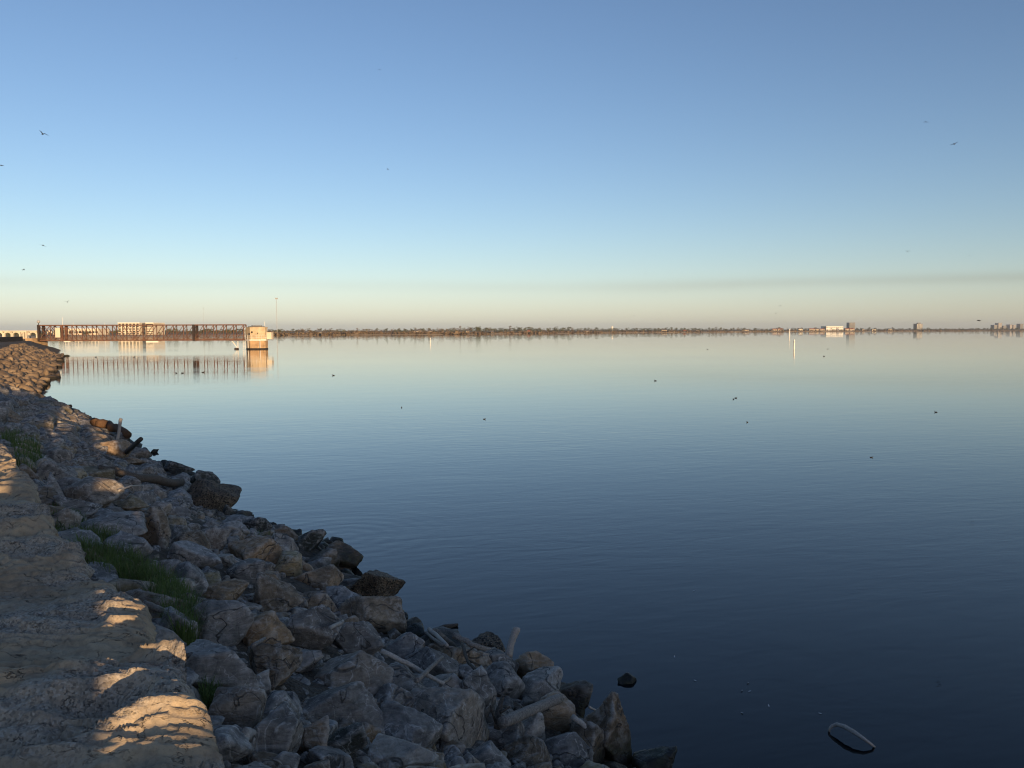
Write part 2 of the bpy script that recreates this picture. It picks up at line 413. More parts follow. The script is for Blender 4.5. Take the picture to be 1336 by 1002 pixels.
us = np.concatenate([np.arange(-59, -10, 1.), np.arange(-10, 40, .25), np.arange(40, NE - 61, 1.)])
ts = np.concatenate([np.linspace(-4, -.3, 8), np.linspace(-.2, 1.6, 46), [2, 3]])
UU, TT = np.meshgrid(us, ts, indexing='ij')
bp = bank_point(UU.ravel(), TT.ravel())
bp[:, 2] += .07 * fbm(bp * np.array([1.6, 1.6, 1.6]), 4, 3)
bme = tri_mesh('embankment', bp, grid_faces(len(us), len(ts))[:, ::-1])
emb = kind(obj('embankment', bme, M['soil']), 'structure')
BVH = BVHTree.FromPolygons([tuple(v) for v in bp], [tuple(f) for f in grid_faces(len(us), len(ts)).tolist()])
def hit(px, py, lift=0.0):
    d = ray(px, py).normalized(); h = BVH.ray_cast(CAM - Vector((0, 0, lift)), d)
    p = (h[0] + Vector((0, 0, lift))) if h[0] is not None else None
    w = at_z(px, py, lift * .5) if d.z < 0 else None
    if p is None or p.z < lift * .5: p = w
    return p

# ------------------------------------------------------------------ water and ground
wv = [(-7000, -7000, 0), (7000, -7000, 0), (7000, 7000, 0), (-7000, 7000, 0)]
kind(obj('water', tri_mesh('water', wv, [[0, 1, 2, 3]], False), M['water']), 'structure')

FAR = [(1420, 2250), (1336, 2200), (1200, 2180), (1100, 2120), (1000, 1950), (900, 1650), (800, 1400), (700, 1200), (620, 1010), (540, 930), (460, 900), (400, 860), (350, 820), (280, 720), (200, 640), (130, 600), (75, 585)]
def far_xy(px, D): return Vector(((px - 668) / F * D, D))
def far_d(px): return float(np.interp(px, [a for a, b in FAR[::-1]], [b for a, b in FAR[::-1]]))
shore = []
for i in range(0, 215, 4):
    p = Vector(EDGE[i]) - Vector(RGT[i]) * 5.0; shore.append((p, (-.6, 1.95, 1.95, 2.0)))
for x, y in ((-125, 215), (-175, 260), (-260, 340), (-330, 450)): shore.append((Vector((x, y)), (-.6, .7, 1.3, 2.5)))
for k, (px, D) in enumerate(FAR[::-1]):
    shore.append((far_xy(px, D), (-.6, .6, 1.4, 4)))
for x, y in ((2300, 1700), (2300, 600), (1500, -400), (500, -500), (120, -200)): shore.append((Vector((x, y)), (-.6, .7, 1.3, 2.5)))
fine = []                                           # resample so the shoreline is irregular
for i in range(len(shore)):
    (p, z), (q, z2) = shore[i], shore[(i + 1) % len(shore)]; n = max(1, int((q - p).length / 18))
    for k in range(n):
        s = p.lerp(q, k / n); j = 0 if (q - p).length < 10 or s.length < 200 else 4 * math.sin(len(fine) * 1.7) + 3 * math.sin(len(fine) * .61)
        fine.append((s + (s - Vector((300, 700))).normalized() * j, tuple(np.array(z) * (1 - k / n) + np.array(z2) * k / n)))
ctr = Vector((300, 700)); gv = []
for p, z in fine:
    d = (p - ctr).normalized()
    for off, zz in zip((0, 5, 28, 400, 4500), z + (8,)): gv.append((p.x + d.x * off, p.y + d.y * off, zz))
n = len(fine); gf = [[((i) % n) * 5 + k, ((i) % n) * 5 + k + 1, ((i + 1) % n) * 5 + k + 1, ((i + 1) % n) * 5 + k] for i in range(n) for k in range(4)]
gme = tri_mesh('ground', gv, gf, True); gme.materials.append(M['land']); gme.materials.append(M['shore'])
gme.polygons.foreach_set('material_index', [1 if k % 4 < 2 else 0 for k in range(len(gf))])
kind(obj('ground', gme), 'structure')

# ------------------------------------------------------------------ rocks
def rock_verts(n, seed, sharp=16, planes=15, rough=.05, strata=0.0):
    r = np.random.default_rng(seed); D, Fc = ico(n)
    k = planes; i = np.arange(k) + .5; ph = np.arccos(1 - 2 * i / k); th = np.pi * (1 + 5 ** .5) * i + r.uniform(0, 6)
    nn = np.stack([np.cos(th) * np.sin(ph), np.sin(th) * np.sin(ph), np.cos(ph)], 1) + r.normal(0, .36, (k, 3))
    nn /= np.linalg.norm(nn, axis=1)[:, None]; h = r.uniform(.62, 1.0, k)
    q = np.maximum(D @ nn.T / h, 1e-6); rad = (q ** sharp).sum(1) ** (-1 / sharp)
    v = D * rad[:, None]
    off = r.uniform(0, 50, 3)
    v *= (1 + rough * fbm(v * 1.7 + off, 5, seed % 97, .55) + rough * .5 * fbm(v * 6 + off, 4, seed % 89, .6))[:, None]
    if strata:
        ax = r.normal(0, 1, 3); ax /= np.linalg.norm(ax); s = v @ ax * 7 + fbm(v * 2 + off, 2, 5)
        v *= (1 + strata * (np.abs(s - np.floor(s) - .5) * 2 - .5))[:, None]
    return v / np.abs(v).max(0), Fc
PROTO = {}
def rock_mesh(n, seed, **k):
    key = (n, seed)
    if key not in PROTO: v, f = rock_verts(n, seed, **k); PROTO[key] = (v, f)
    return PROTO[key]

PLACED = []        # centre, radius
def put_rock(px, py, w, h, mat, label, seed, n=4, name='boulder', tilt=None, group=None, rough=.05, sharp=16, deep=.34):
    r_ = random.Random(seed * 7 + 3)
    p = hit(px, py, 0.0); d = (p - CAM).length
    for _ in range(3):
        sz = h * d / F / 2; p = hit(px, py, deep * sz); d = (p - CAM).length
    sx = w * d / F / 2; sz = h * d / F / 2; sy = (.55 * sx + .45 * max(sz, .6 * sx)) * r_.uniform(.9, 1.1)
    v, f = rock_verts(n, seed, sharp, r_.randint(9, 13), rough, r_.choice((0, 0, .03)))
    tl = r_.uniform(-.22, .22) if tilt is None else tilt
    m = np.array(Matrix.Rotation(tl, 3, 'Y') @ Matrix.Rotation(r_.uniform(-.15, .15), 3, 'X'))
    v = (v * np.array([sx * 1.1, sy * 1.1, sz * 1.2])) @ m.T
    yaw = math.atan2(p.x, p.y)
    o = obj(name, tri_mesh(name, v, f), M[mat]); o.location = p; o.rotation_euler = (0, 0, -yaw)
    tag(o, label, 'boulder', group or 'boulders of the rock bank')
    PLACED.append((np.array(p), (sx * sy * sz) ** (1 / 3) * 1.0)); return o

G, B, O, K, D_, MU = 'rock_grey', 'rock_blue', 'rock_brown', 'rock_ochre', 'rock_dark', 'mussel'
ROCKS = [   # x0,x1,y0,y1 in the photograph, material, label
 (232, 309, 632, 686, MU, 'big rounded dark brown boulder crusted with shells, jutting into the water'),
 (313, 352, 672, 702, D_, 'dark wet peaked rock just right of the shell crusted boulder'),
 (355, 376, 694, 708, D_, 'small black wet stone between two dark rocks at the waterline'),
 (383, 422, 693, 723, D_, 'black wet angular rock standing at the waterline beside calm water'),
 (429, 448, 700, 714, D_, 'tiny black diamond shaped stone perched at the water edge'),
 (303, 368, 702, 750, O, 'brown blunt boulder left of the round ochre one'),
 (357, 393, 718, 757, K, 'round ochre yellow boulder near the waterline'),
 (243, 295, 687, 724, G, 'pale grey wedge boulder below the shell crusted boulder'),
 (207, 278, 708, 743, B, 'bluish grey round topped boulder above the grass tuft'),
 (224, 272, 736, 777, B, 'bluish scratched round boulder at the right end of the grass'),
 (292, 342, 730, 763, G, 'grey flat boulder left of a small pale stone'),
 (336, 361, 731, 751, G, 'small pale rounded stone beside the ochre boulder'),
 (318, 390, 752, 812, O, 'large brown faceted boulder in the middle of the bank'),
 (256, 322, 758, 794, O, 'dark brown boulder tucked left of the large brown one'),
 (246, 320, 782, 850, G, 'large rounded grey boulder resting beside the lower grass'),
 (211, 257, 800, 848, B, 'bluish boulder half hidden behind the large rounded grey boulder'),
 (314, 377, 804, 858, O, 'brownish grey sloping boulder right of the large rounded one'),
 (364, 441, 795, 855, G, 'grey slab leaning with a pale sharp edge'),
 (419, 501, 813, 857, G, 'flat topped grey slab with a pale right end'),
 (443, 536, 782, 836, O, 'broad brown boulder at the water edge above the driftwood'),
 (419, 470, 710, 744, O, 'brown humped rock under the tiny black diamond stone'),
 (455, 524, 738, 794, MU, 'dark shell littered rock sloping into the water'),
 (392, 434, 731, 750, G, 'flat grey stone behind the brown humped rock'),
 (381, 455, 741, 775, O, 'dark brown low boulder right of the ochre one'),
 (427, 472, 771, 804, B, 'dark slate boulder with a pale corner'),
 (387, 438, 771, 804, O, 'brown rough stone above the leaning grey slab'),
 (385, 401, 777, 800, G, 'small pale upright stone right of the large brown boulder'),
 (414, 434, 794, 810, G, 'small pale grey stone beside the little white stick'),
 (503, 526, 818, 840, G, 'small pale pointed stone right of the flat topped slab'),
 (498, 558, 830, 866, B, 'slate grey boulder under the small pale pointed stone'),
 (521, 600, 852, 895, B, 'bluish grey boulder beneath the crossed sticks'),
 (233, 321, 844, 908, B, 'large bluish angular boulder with white seams next to the sandstone'),
 (317, 385, 840, 902, O, 'steep brown wedge boulder with a long pale ridge'),
 (361, 418, 848, 880, B, 'smooth bluish low boulder below the leaning slab'),
 (416, 509, 855, 917, G, 'large grey boulder with white streaked front face'),
 (382, 490, 876, 957, G, 'largest pale veined angular boulder in the lower middle'),
 (338, 387, 900, 945, B, 'dark slate flat boulder left of the largest veined one'),
 (381, 428, 941, 993, O, 'brown pyramid shaped stone near the bottom edge'),
 (279, 339, 904, 962, G, 'grey rounded boulder touching the sandstone corner'),
 (318, 390, 930, 1006, G, 'long ridged grey boulder sloping down to the bottom edge'),
 (361, 381, 938, 965, G, 'small pale stone wedged above the brown pyramid'),
 (396, 470, 974, 1016, B, 'bluish boulder cut by the bottom edge, right of the brown pyramid'),
 (421, 478, 953, 986, D_, 'dark broken rubble stone below the largest veined boulder'),
 (466, 562, 960, 1016, G, 'grey boulder with a white ridge at the bottom edge'),
 (490, 540, 895, 942, G, 'pale rounded boulder right of the largest veined one'),
 (498, 574, 926, 998, B, 'big dark flat faced boulder near the bottom'),
 (468, 493, 911, 932, G, 'small round stone under the white streaked boulder'),
 (317, 349, 885, 919, G, 'small grey block below the brown wedge'),
 (299, 332, 951, 1000, B, 'bluish stone at the foot of the sandstone, bottom edge'),
 (669, 720, 855, 896, O, 'brown peaked boulder just below the upright white log'),
 (628, 681, 861, 918, G, 'grey pointed boulder with a seam, left of the brown peaked one'),
 (723, 768, 878, 945, O, 'tall brown boulder at the water edge right of the sawn log'),
 (693, 748, 913, 958, O, 'brown rounded boulder under the sawn log'),
 (669, 732, 884, 925, G, 'grey brown flat boulder behind the sawn log'),
 (760, 827, 915, 998, O, 'rightmost tall pointed dark brown boulder in the water'),
 (820, 878, 983, 1016, D_, 'low dark rock at the bottom, farthest right of the bank'),
 (539, 603, 890, 923, G, 'grey boulder below the crossed sticks'),
 (526, 632, 913, 980, G, 'large grey boulder with an orange stained right edge'),
 (628, 686, 950, 982, G, 'pale grey flat stone under the forked dark branch'),
 (607, 662, 972, 1010, B, 'bluish squarish stone at the bottom edge'),
 (648, 737, 972, 1012, O, 'brown stone with white edges at the bottom edge'),
 (698, 778, 961, 1008, B, 'slate boulder near the bottom, left of the pale slanting stick'),
 (593, 643, 878, 952, G, 'upright grey boulder left of the forked branch'),
 (612, 676, 851, 884, B, 'bluish low boulder behind the grey pointed one'),
 (615, 657, 830, 852, MU, 'low shell covered rock left of the upright white log'),
 (742, 792, 940, 1004, O, 'dark brown boulder beside the pale slanting stick'),
 (572, 611, 972, 1004, B, 'small bluish stone at the bottom edge below the stained boulder'),
 (58, 90, 587, 608, G, 'pale topped stone right of the upper grass'),
 (57, 81, 623, 660, B, 'upright oblong stone beside the sandstone'),
 (46, 92, 605, 632, G, 'dull grey boulder above the upright oblong stone'),
 (97, 148, 606, 634, K, 'olive ochre boulder high on the bank left of the long log'),
 (87, 151, 628, 665, G, 'wide dark grey boulder below the olive one'),
 (77, 124, 648, 682, B, 'pale bluish boulder above the striped slab'),
 (97, 182, 676, 708, B, 'long pale striped slab just above the grass tuft'),
 (139, 191, 700, 740, B, 'bluish striped rock at the back of the grass tuft'),
 (176, 232, 667, 725, O, 'big brownish upright block right of the striped slab'),
 (216, 244, 687, 718, G, 'narrow grey stone between two larger boulders above the grass'),
 (187, 220, 654, 675, G, 'small grey stone left of the shell crusted boulder'),
 (148, 184, 624, 646, G, 'small dull stone under the long log'),
 (152, 189, 651, 670, K, 'small ochre stone in the middle of the upper bank'),
 (125, 167, 661, 682, G, 'flat dull stone above the right end of the striped slab'),
 (247, 286, 616, 646, D_, 'flat rock with black weed hanging over the water'),
 (209, 249, 602, 622, D_, 'low dark rock by the water at the end of the long log'),
 (132, 170, 573, 602, O, 'brown stone below the dark leaning stick'),
 (170, 201, 584, 600, D_, 'small dark rock at the water near the leaning stick'),
 (156, 186, 595, 610, O, 'small brown stone above the long log'),
]
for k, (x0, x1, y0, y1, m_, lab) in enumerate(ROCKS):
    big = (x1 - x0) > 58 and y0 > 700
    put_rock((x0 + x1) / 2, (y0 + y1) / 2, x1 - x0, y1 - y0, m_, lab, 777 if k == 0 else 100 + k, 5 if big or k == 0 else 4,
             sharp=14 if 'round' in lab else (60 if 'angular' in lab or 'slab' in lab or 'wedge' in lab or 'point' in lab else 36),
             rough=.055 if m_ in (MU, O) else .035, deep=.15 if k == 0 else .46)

# fill between them: dart throwing along the bank
def visible(p):
    c = CAMR.transposed() @ (Vector(p) - CAM)
    if c.z > -.3: return None
    return (668 + F * c.x / -c.z, 501 - F * c.y / -c.z, -c.z)
PC = [p for p, r in PLACED]; PR = [r for p, r in PLACED]
RB = np.array([[a[0], a[1], a[2], a[3]] for a in ROCKS], float)
fill = []
def throw(n, u0, u1, r0, r1, sep=.78, tmin=.06, tmax=1.12):
    global PC, PR
    U = rng.uniform(u0, u1, n); T = rng.uniform(tmin, tmax, n); R = rng.uniform(r0, r1, n) ** 1.0
    pts = bank_point(U, T); pc = np.array(PC); pr = np.array(PR)
    newp, newr = [], []
    for p, r, t in zip(pts, R, T):
        q = visible(p)
        if q is None or q[0] < -60 or q[1] > 1075 or q[0] > 960: continue
        if q[1] > 500 and q[0] + .6 * r / q[2] * F > np.interp(q[1] - .5 * r / q[2] * F, SILY, SILX): continue
        if r > .11:
            w_, h_ = (RB[:, 1] - RB[:, 0]) * .44, (RB[:, 3] - RB[:, 2]) * .46
            if ((np.abs(q[0] - (RB[:, 0] + RB[:, 1]) / 2) < w_) & (np.abs(q[1] - .4 * r / q[2] * F - (RB[:, 2] + RB[:, 3]) / 2) < h_)).any(): continue
        d = np.linalg.norm(pc - p, axis=1)
        if (d < sep * (pr + r)).any(): continue
        if newp:
            d = np.linalg.norm(np.array(newp) - p, axis=1)
            if (d < sep * (np.array(newr) + r)).any(): continue
        newp.append(p); newr.append(r); fill.append((p, r, q[2], t, q))
    PC += newp; PR += newr
throw(1500, -5, 22, .20, .30); throw(2500, -5, 22, .12, .19); throw(4500, -5, 22, .07, .12, .85)
throw(12000, -5, 22, .04, .10, .62)
throw(1500, 17, 60, .28, .48); throw(4000, 17, 60, .16, .26)
throw(2500, 58, 160, .34, .62); throw(5500, 58, 160, .18, .34)
fill.sort(key=lambda a: -a[1] / a[2])
NIND = 300 - len(ROCKS)
mats = [G, G, B, B, O, O, O, K]
zone = lambda q, t, u: None
rubble = {2: {m: [[], [], 0] for m in (G, B, O, K, D_, 'rock_far')}}
ZL = {0: 'filler boulder lying in the shaded bank below the sandstone blocks',
      1: 'filler boulder at the dark waterline of the shaded bank',
      2: 'boulder of the distant shaded bank beyond the shell crusted boulder',
      3: 'sunlit tan boulder on the far bend of the bank before the footbridge'}
import re
def head(l):
    h = re.split(r',| (?:with|left|right|just|beside|between|standing|perched|near|below|above|at|in|tucked|resting|half|leaning|under|behind|beneath|next|touching|sloping|wedged|cut|jutting|high|by|littered|farthest|crusted) ', l)[0]
    return h
HEADS = [head(a[5]) for a in ROCKS]
REF = [(np.array([(a[0] + a[1]) / 2, (a[2] + a[3]) / 2]), h if HEADS.count(h) == 1 else None) for a, h in zip(ROCKS, HEADS)]
REF = [r_ for r_ in REF if r_[1] is not None]
CW = {G: 'grey', B: 'slate', O: 'brown', K: 'ochre', D_: 'dark', 'rock_far': 'tan'}
def near_label(q, m_, rpx):
    v = np.array(q[:2]); c, h = min(REF, key=lambda z: np.linalg.norm((z[0] - v) * np.array([1, 1.3]))); dx, dy = v - c
    rel = ('left of' if dx < 0 else 'right of') if abs(dx) > abs(dy) else ('behind' if dy < 0 else 'in front of')
    return '%s %s boulder %s the %s' % ('small' if rpx < 14 else ('middling' if rpx < 24 else 'sizeable'), CW[m_], rel, h)
for i, (p, r, d, t, q) in enumerate(fill):
    rr = random.Random(i)
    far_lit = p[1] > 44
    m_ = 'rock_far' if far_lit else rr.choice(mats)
    if t > .93 and rr.random() < .6: m_ = D_ if not far_lit else m_
    if i < NIND:
        sd = 500 + i % 26; n = 4 if r / d * F > 14 else 3; key = (n, sd, m_)
        if key not in PROTO:
            v, f = rock_verts(n, sd, rr.choice((14, 30, 45)), rr.randint(9, 13), .04, rr.choice((0, .03)))
            me = tri_mesh('boulder', v, f); me.materials.append(M[m_]); PROTO[key] = me
        o = obj('boulder', PROTO[key]); o.location = p + np.array([0, 0, -.02 * r])
        o.scale = (r * rr.uniform(1.0, 1.35), r * rr.uniform(.9, 1.2), r * rr.uniform(.7, 1.0)); o.rotation_euler = (rr.uniform(-.4, .4), rr.uniform(-.4, .4), rr.uniform(0, 6.28))
        z = 3 if far_lit else (2 if q[1] < 632 else (1 if t > .9 else 0))
        tag(o, near_label(q, m_, r / d * F) if z < 3 and q[1] > 575 else ZL[z], 'boulder', ['filler boulders, shaded bank', 'filler boulders, waterline', 'boulders, distant shaded bank', 'boulders, sunlit far bank'][z])
    else:
        n = 3 if (r / d * F > 9) else 2
        v, f = rock_mesh(n, 900 + i % 30, sharp=30, planes=11, rough=.05)
        e = np.array(Euler((rr.uniform(-.5, .5), rr.uniform(-.5, .5), rr.uniform(0, 6.28))).to_matrix())
        vv = (v * np.array([r * rr.uniform(1, 1.4), r * rr.uniform(.9, 1.2), r * (rr.uniform(.75, 1.05) if far_lit else rr.uniform(.65, 1))])) @ e.T + p + np.array([0, 0, (.15 if far_lit else (-.35 if r < .105 else .0)) * r])
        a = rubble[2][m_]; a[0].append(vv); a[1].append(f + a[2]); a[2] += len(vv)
vs_, fs_, ms_, off = [], [], [], 0
for mi, (m_, a) in enumerate(rubble[2].items()):
    if not a[0]: continue
    vv = np.concatenate(a[0]); ff = np.concatenate(a[1]); vs_.append(vv); fs_.append(ff + off); ms_.append(np.full(len(ff), mi)); off += len(vv)
rme = tri_mesh('rock_rubble', np.concatenate(vs_), np.concatenate(fs_))
for m_ in rubble[2]: rme.materials.append(M[m_])
rme.polygons.foreach_set('material_index', np.concatenate(ms_).astype(np.int32))
ro = kind(obj('rock_rubble', rme), 'stuff', 'small rubble stones filling the gaps of the rock bank'); ro['category'] = 'rubble'

# ------------------------------------------------------------------ sandstone blocks along the crest
def block(edge_px, name_label, seed, du=.012, width=1.7, ztop=2.38, uv=None):
    if uv is None:
        P = [at_z(x, y, ztop) for x, y in edge_px]; P = [Vector((p.x, p.y)) for p in P]
        ue = np.array([(p - E0).dot(DIR) for p in P]); de = np.array([(p - E0).dot(RIGHT) for p in P])
        o_ = np.argsort(ue); ue, de = ue[o_], de[o_]
    else: ue, de = np.array(uv, float), np.array([.05, 0., .02][:len(uv)])
    r = np.random.default_rng(seed); gap = .018
    u0, u1 = ue[0] + gap, ue[-1] - gap; Lc = u1 - u0
    nu = max(24, int(Lc / du)); nd = max(30, int(width / du * .8)); sk = 12; depth = .75
    a = np.concatenate([-np.linspace(1, 0, sk, endpoint=False), np.linspace(0, 1, nu), 1 + np.linspace(0, 1, sk + 1)[1:]])
    b = np.concatenate([np.linspace(0, 1, nd), 1 + np.linspace(0, 1, sk * 3 + 1)[1:]])
    A, Bm = np.meshgrid(a, b, indexing='ij'); A = A.ravel(); Bm = Bm.ravel()
    ac = np.clip(A, 0, 1); bc = np.clip(Bm, 0, 1)
    drop = (np.maximum(-A, 0) + np.maximum(A - 1, 0) + np.maximum(Bm - 1, 0)) * depth
    uu = u0 + ac * Lc; edge = np.interp(uu, ue, de)
    dd = edge - (1 - bc ** .8) * width
    x = E0.x + DIR.x * uu + RIGHT.x * dd; y = E0.y + DIR.y * uu + RIGHT.y * dd
    p = np.stack([x, y, np.zeros_like(x)], 1)
    # bedding: tilted layers whose broken edges face the viewer
    warpn = fbm(p * 1.3 + seed * 3.1, 4, seed) ; w2 = fbm(p * 4 + seed, 3, seed + 5)
    def saw(q, rise):
        f = q - np.floor(q); return np.where(f < rise, f / rise, 1 - (f - rise) / (1 - rise))
    q1 = (y * .97 + x * .30) / .52 + .55 * warpn + .08 * w2 + seed * .37
    q2 = (y * .9 + x * .38) / .17 + 1.1 * warpn + .3 * w2 + seed
    amp = np.clip(.75 + .9 * fbm(p * .9 + 9.7 * seed, 2, seed + 11), .1, 1.5)
    # flaked layers: irregular contour-like ledges a finger or two high, and open cracks
    def ledge(q, soft):
        f = q - np.floor(q); return np.floor(q) + np.clip((f - (1 - soft)) / soft, 0, 1)
    l1 = ledge(3.2 * fbm(p * np.array([.8, 2.6, 1]) + seed * 2.3, 5, seed + 31, .45) + y * 1.5 + x * .5, .07)
    l2 = ledge(4.5 * fbm(p * np.array([1.8, 5.0, 1]) + seed * 4.1, 4, seed + 41, .5) + x * .7, .14)
    l1 = l1 - l1.mean(); l2 = l2 - l2.mean()
    cr = fbm(p * np.array([.7, 2.4, 1]) + seed * 7.7, 5, seed + 51, .5); crack = np.exp(-(cr / .03) ** 2) * np.clip(.6 + fbm(p * 1.1 + seed, 2, seed + 61), 0, 1)
    z = ztop - .07 + .085 * amp * saw(q1, .30) + .016 * np.clip(amp, .4, 1.2) * saw(q2, .3) +   .023 * l1 + .009 * l2 - .040 * crack + .014 * warpn + .006 * w2 + .0055 * fbm(p * 14, 5, seed, .62)
    # rounded shoulders at the joints and the outer edge
    eu = np.minimum(ac, 1 - ac) * Lc; ed = (1 - bc ** .8) * width
    z -= .075 * np.exp(-eu / .028) + .045 * np.exp(-ed / .035)
    zz = z - drop
    push = .05 * fbm(np.stack([uu * 3, zz * 7, dd * 3], 1), 4, seed + 21) + .035 * (saw(zz / .13 + .5 * warpn, .5) - .5)
    wgt = np.clip(drop / .06, 0, 1)
    side_u = np.where(A < 0, -1., np.where(A > 1, 1., 0.)); side_d = (Bm > 1) * 1.
    x = x + wgt * push * (RIGHT.x * side_d + DIR.x * side_u * .4); y = y + wgt * push * (RIGHT.y * side_d + DIR.y * side_u * .4)
    me = tri_mesh('sandstone_block', np.stack([x, y, zz], 1), grid_faces(len(a), len(b))[:, ::-1])
    o = obj('sandstone_block', me, M['sandstone'])
    return tag(o, name_label, 'stone block', 'sandstone blocks along the crest')
BLOCKS = [
 ([(330, 1040), (300, 985), (272, 935), (258, 907)], 'rough sandstone block nearest the bottom edge, its corner above the grey boulders'),
 ([(257, 911), (243, 885), (243, 862), (224, 838)], 'sandstone block with the broad sunlit patch beside the bluish angular boulder'),
 ([(223, 840), (200, 825), (192, 800), (193, 780), (164, 767)], 'sandstone block with a small sunlit tip next to the lower end of the grass'),
 ([(162, 769), (150, 752), (118, 738), (104, 711)], 'shaded sandstone block beside the middle of the grass tuft'),
 ([(105, 712), (100, 703), (72, 698), (65, 667)], 'shaded sandstone block just left of the striped slab'),
 ([(66, 668), (50, 655), (42, 630), (22, 621)], 'shaded sandstone block left of the upright oblong stone'),
 ([(23, 622), (20, 600), (14, 588), (-4, 572)], 'farthest sandstone block, sunlit at the left frame edge beside grass')]
for k, (e, lab) in enumerate(BLOCKS): block(e, lab, 31 + k, du=.011 if k < 4 else .016)
for k, (a, b) in enumerate([(-3.1, -1.8), (-1.8, -.46)]):
    block(None, 'sandstone block of the crest row ' + ('two steps behind the viewer', 'just behind the viewer')[k], 61 + k, du=.05, uv=[a, (a + b) / 2, b])

# ------------------------------------------------------------------ made-up blockers, unseen behind the viewer, added to shade the bank
nlft = Vector((-math.cos(a_), -math.sin(a_))); sdir = Vector((SUND.x, SUND.y)).normalized()
def behind(s, o): q = sdir * s + nlft * o; return (q.x, q.y, 2.05)
def blocker(s, o0, o1, height, label):  # invented building, never in view, sized to keep the sun off the bank
    w = o1 - o0; t = empty('sun_blocker', behind(s, (o0 + o1) / 2), label, 'blocker', 'made-up sun blockers', a_)
    MB().box((0, 0, height * .5), (w, 3.0, height)).build('wall', M['cream'], t)
    MB().add([(-w / 2, -1.8, height), (w / 2, -1.8, height), (w / 2, 1.8, height), (-w / 2, 1.8, height), (-w / 2, 0, height + .7), (w / 2, 0, height + .7)],
             [[0, 1, 5, 4], [2, 3, 4, 5], [0, 4, 3], [1, 2, 5], [0, 3, 2, 1]]) if False else None
    r = MB(); r.add([(-w / 2, -1.8, height), (w / 2, -1.8, height), (w / 2, 1.8, height), (-w / 2, 1.8, height), (-w / 2, 0, height + .7), (w / 2, 0, height + .7)],
                    [[0, 1, 5, 4], [2, 3, 4, 5], [0, 4, 3], [1, 2, 5], [0, 3, 2, 1]]); r.build('roof', M['grey_roof'], t)
    d = MB().box((0, 1.52, 1.1), (1.4, .06, 2.2)).build('door', M['steel_dark'], t)
    MB().box((.5, 1.57, 1.05), (.06, .06, .2)).build('handle', M['mast'], d)
blocker(13, -5.4, -1.6, 3.3, 'wide made-up sun shed on the path behind the viewer')
blocker(14, 1.2, 5.6, 3.6, 'made-up sun shed farther inland behind the viewer')
lt = empty('shade_box', behind(10.1, -1.03), 'low made-up store beside the wide boat shed behind the viewer', 'shade_box', None, a_)  # invented too: lower box that lets the sun pass over its top
MB().box((0, 0, 1.2), (1.3, 2.2, 2.4)).build('wall', M['cream'], lt); MB().box((0, 0, 2.45), (1.32, 2.4, .1)).build('roof', M['grey_roof'], lt)
MB().box((0, 1.12, 1.0), (.8, .05, 1.9)).build('door', M['steel_dark'], lt)
for k, (o0, o1, zt_, lab) in enumerate([(-.02, .93, 4.55, 'tall standing sandstone slab on the path behind the viewer'), (-1.1, .14, 3.44, 'low sandstone block beside the tall slab behind the viewer'), (.70, 1.50, 4.18, 'middling sandstone slab left of the tall slab behind the viewer')]):  # added slabs, unseen; their gaps and tops shape the sun patches
    v, f = rock_verts(4, 4242 + k, 70, 26, .012); v = np.sign(v) * np.abs(v) ** .55
    so = obj('shade_slab', tri_mesh('shade_slab', v * np.array([(o1 - o0) / 2, .35, (zt_ - 1.8) / 2]), f), M['sandstone'])
    q = behind(8.5, (o0 + o1) / 2); so.location = (q[0], q[1], 1.8 + (zt_ - 1.8) / 2); so.rotation_euler = (0, 0, a_)
    tag(so, lab, 'made-up shade slab')

# ------------------------------------------------------------------ grass
def inside(x, y, poly):
    c = False; j = len(poly) - 1
    for i in range(len(poly)):
        if (poly[i][1] > y) != (poly[j][1] > y) and x < (poly[j][0] - poly[i][0]) * (y - poly[i][1]) / (poly[j][1] - poly[i][1]) + poly[i][0]: c = not c
        j = i
    return c
def grass(poly, n, hgt, mat, label, seed, name='grass', width=.006):
    r = random.Random(seed); xs = [p[0] for p in poly]; ys = [p[1] for p in poly]; V, Fc = [], []; k = 0
    while k < n:
        x, y = r.uniform(min(xs), max(xs)), r.uniform(min(ys), max(ys))
        if not inside(x, y, poly): continue
        k += 1; p = hit(x, y); p = p - Vector((0, 0, .02)); a = r.uniform(0, 6.28); h = hgt * r.uniform(.45, 1.15); lean = h * r.uniform(.1, .75)
        d = Vector((math.cos(a), math.sin(a), 0)); s = Vector((-d.y, d.x, 0)) * width * r.uniform(.6, 1.3) / 2
        o = len(V)
        m1 = p + d * lean * .25 + Vector((0, 0, h * .55)); m2 = p + d * lean * .62 + Vector((0, 0, h * .88)); tip = p + d * lean + Vector((0, 0, h * r.uniform(.85, 1.0)))
        V += [p - s, p + s, m1 - s * .8, m1 + s * .8, m2 - s * .5, m2 + s * .5, tip]
        Fc += [[o, o + 1, o + 3, o + 2], [o + 2, o + 3, o + 5, o + 4], [o + 4, o + 5, o + 6]]
    me = bpy.data.meshes.new(name); me.from_pydata([v[:] for v in V], [], Fc); me.update()
    g = kind(obj(name, me, M[mat]), 'stuff', label); g['category'] = 'grass'; return g
grass([(98, 735), (112, 706), (150, 712), (185, 745), (225, 772), (255, 800), (258, 850), (236, 852), (205, 805), (190, 778), (140, 765)], 7500, .26, 'grass', 'thick green grass growing between the sandstone blocks and boulders', 1)
grass([(0, 575), (20, 572), (50, 588), (56, 606), (42, 622), (22, 618), (16, 590)], 1300, .34, 'grass', 'dark green grass beside the farthest sandstone block', 2, width=.009)
grass([(66, 668), (96, 664), (112, 684), (104, 706), (72, 700)], 1000, .17, 'grass', 'short green grass below the upright oblong stone', 3)
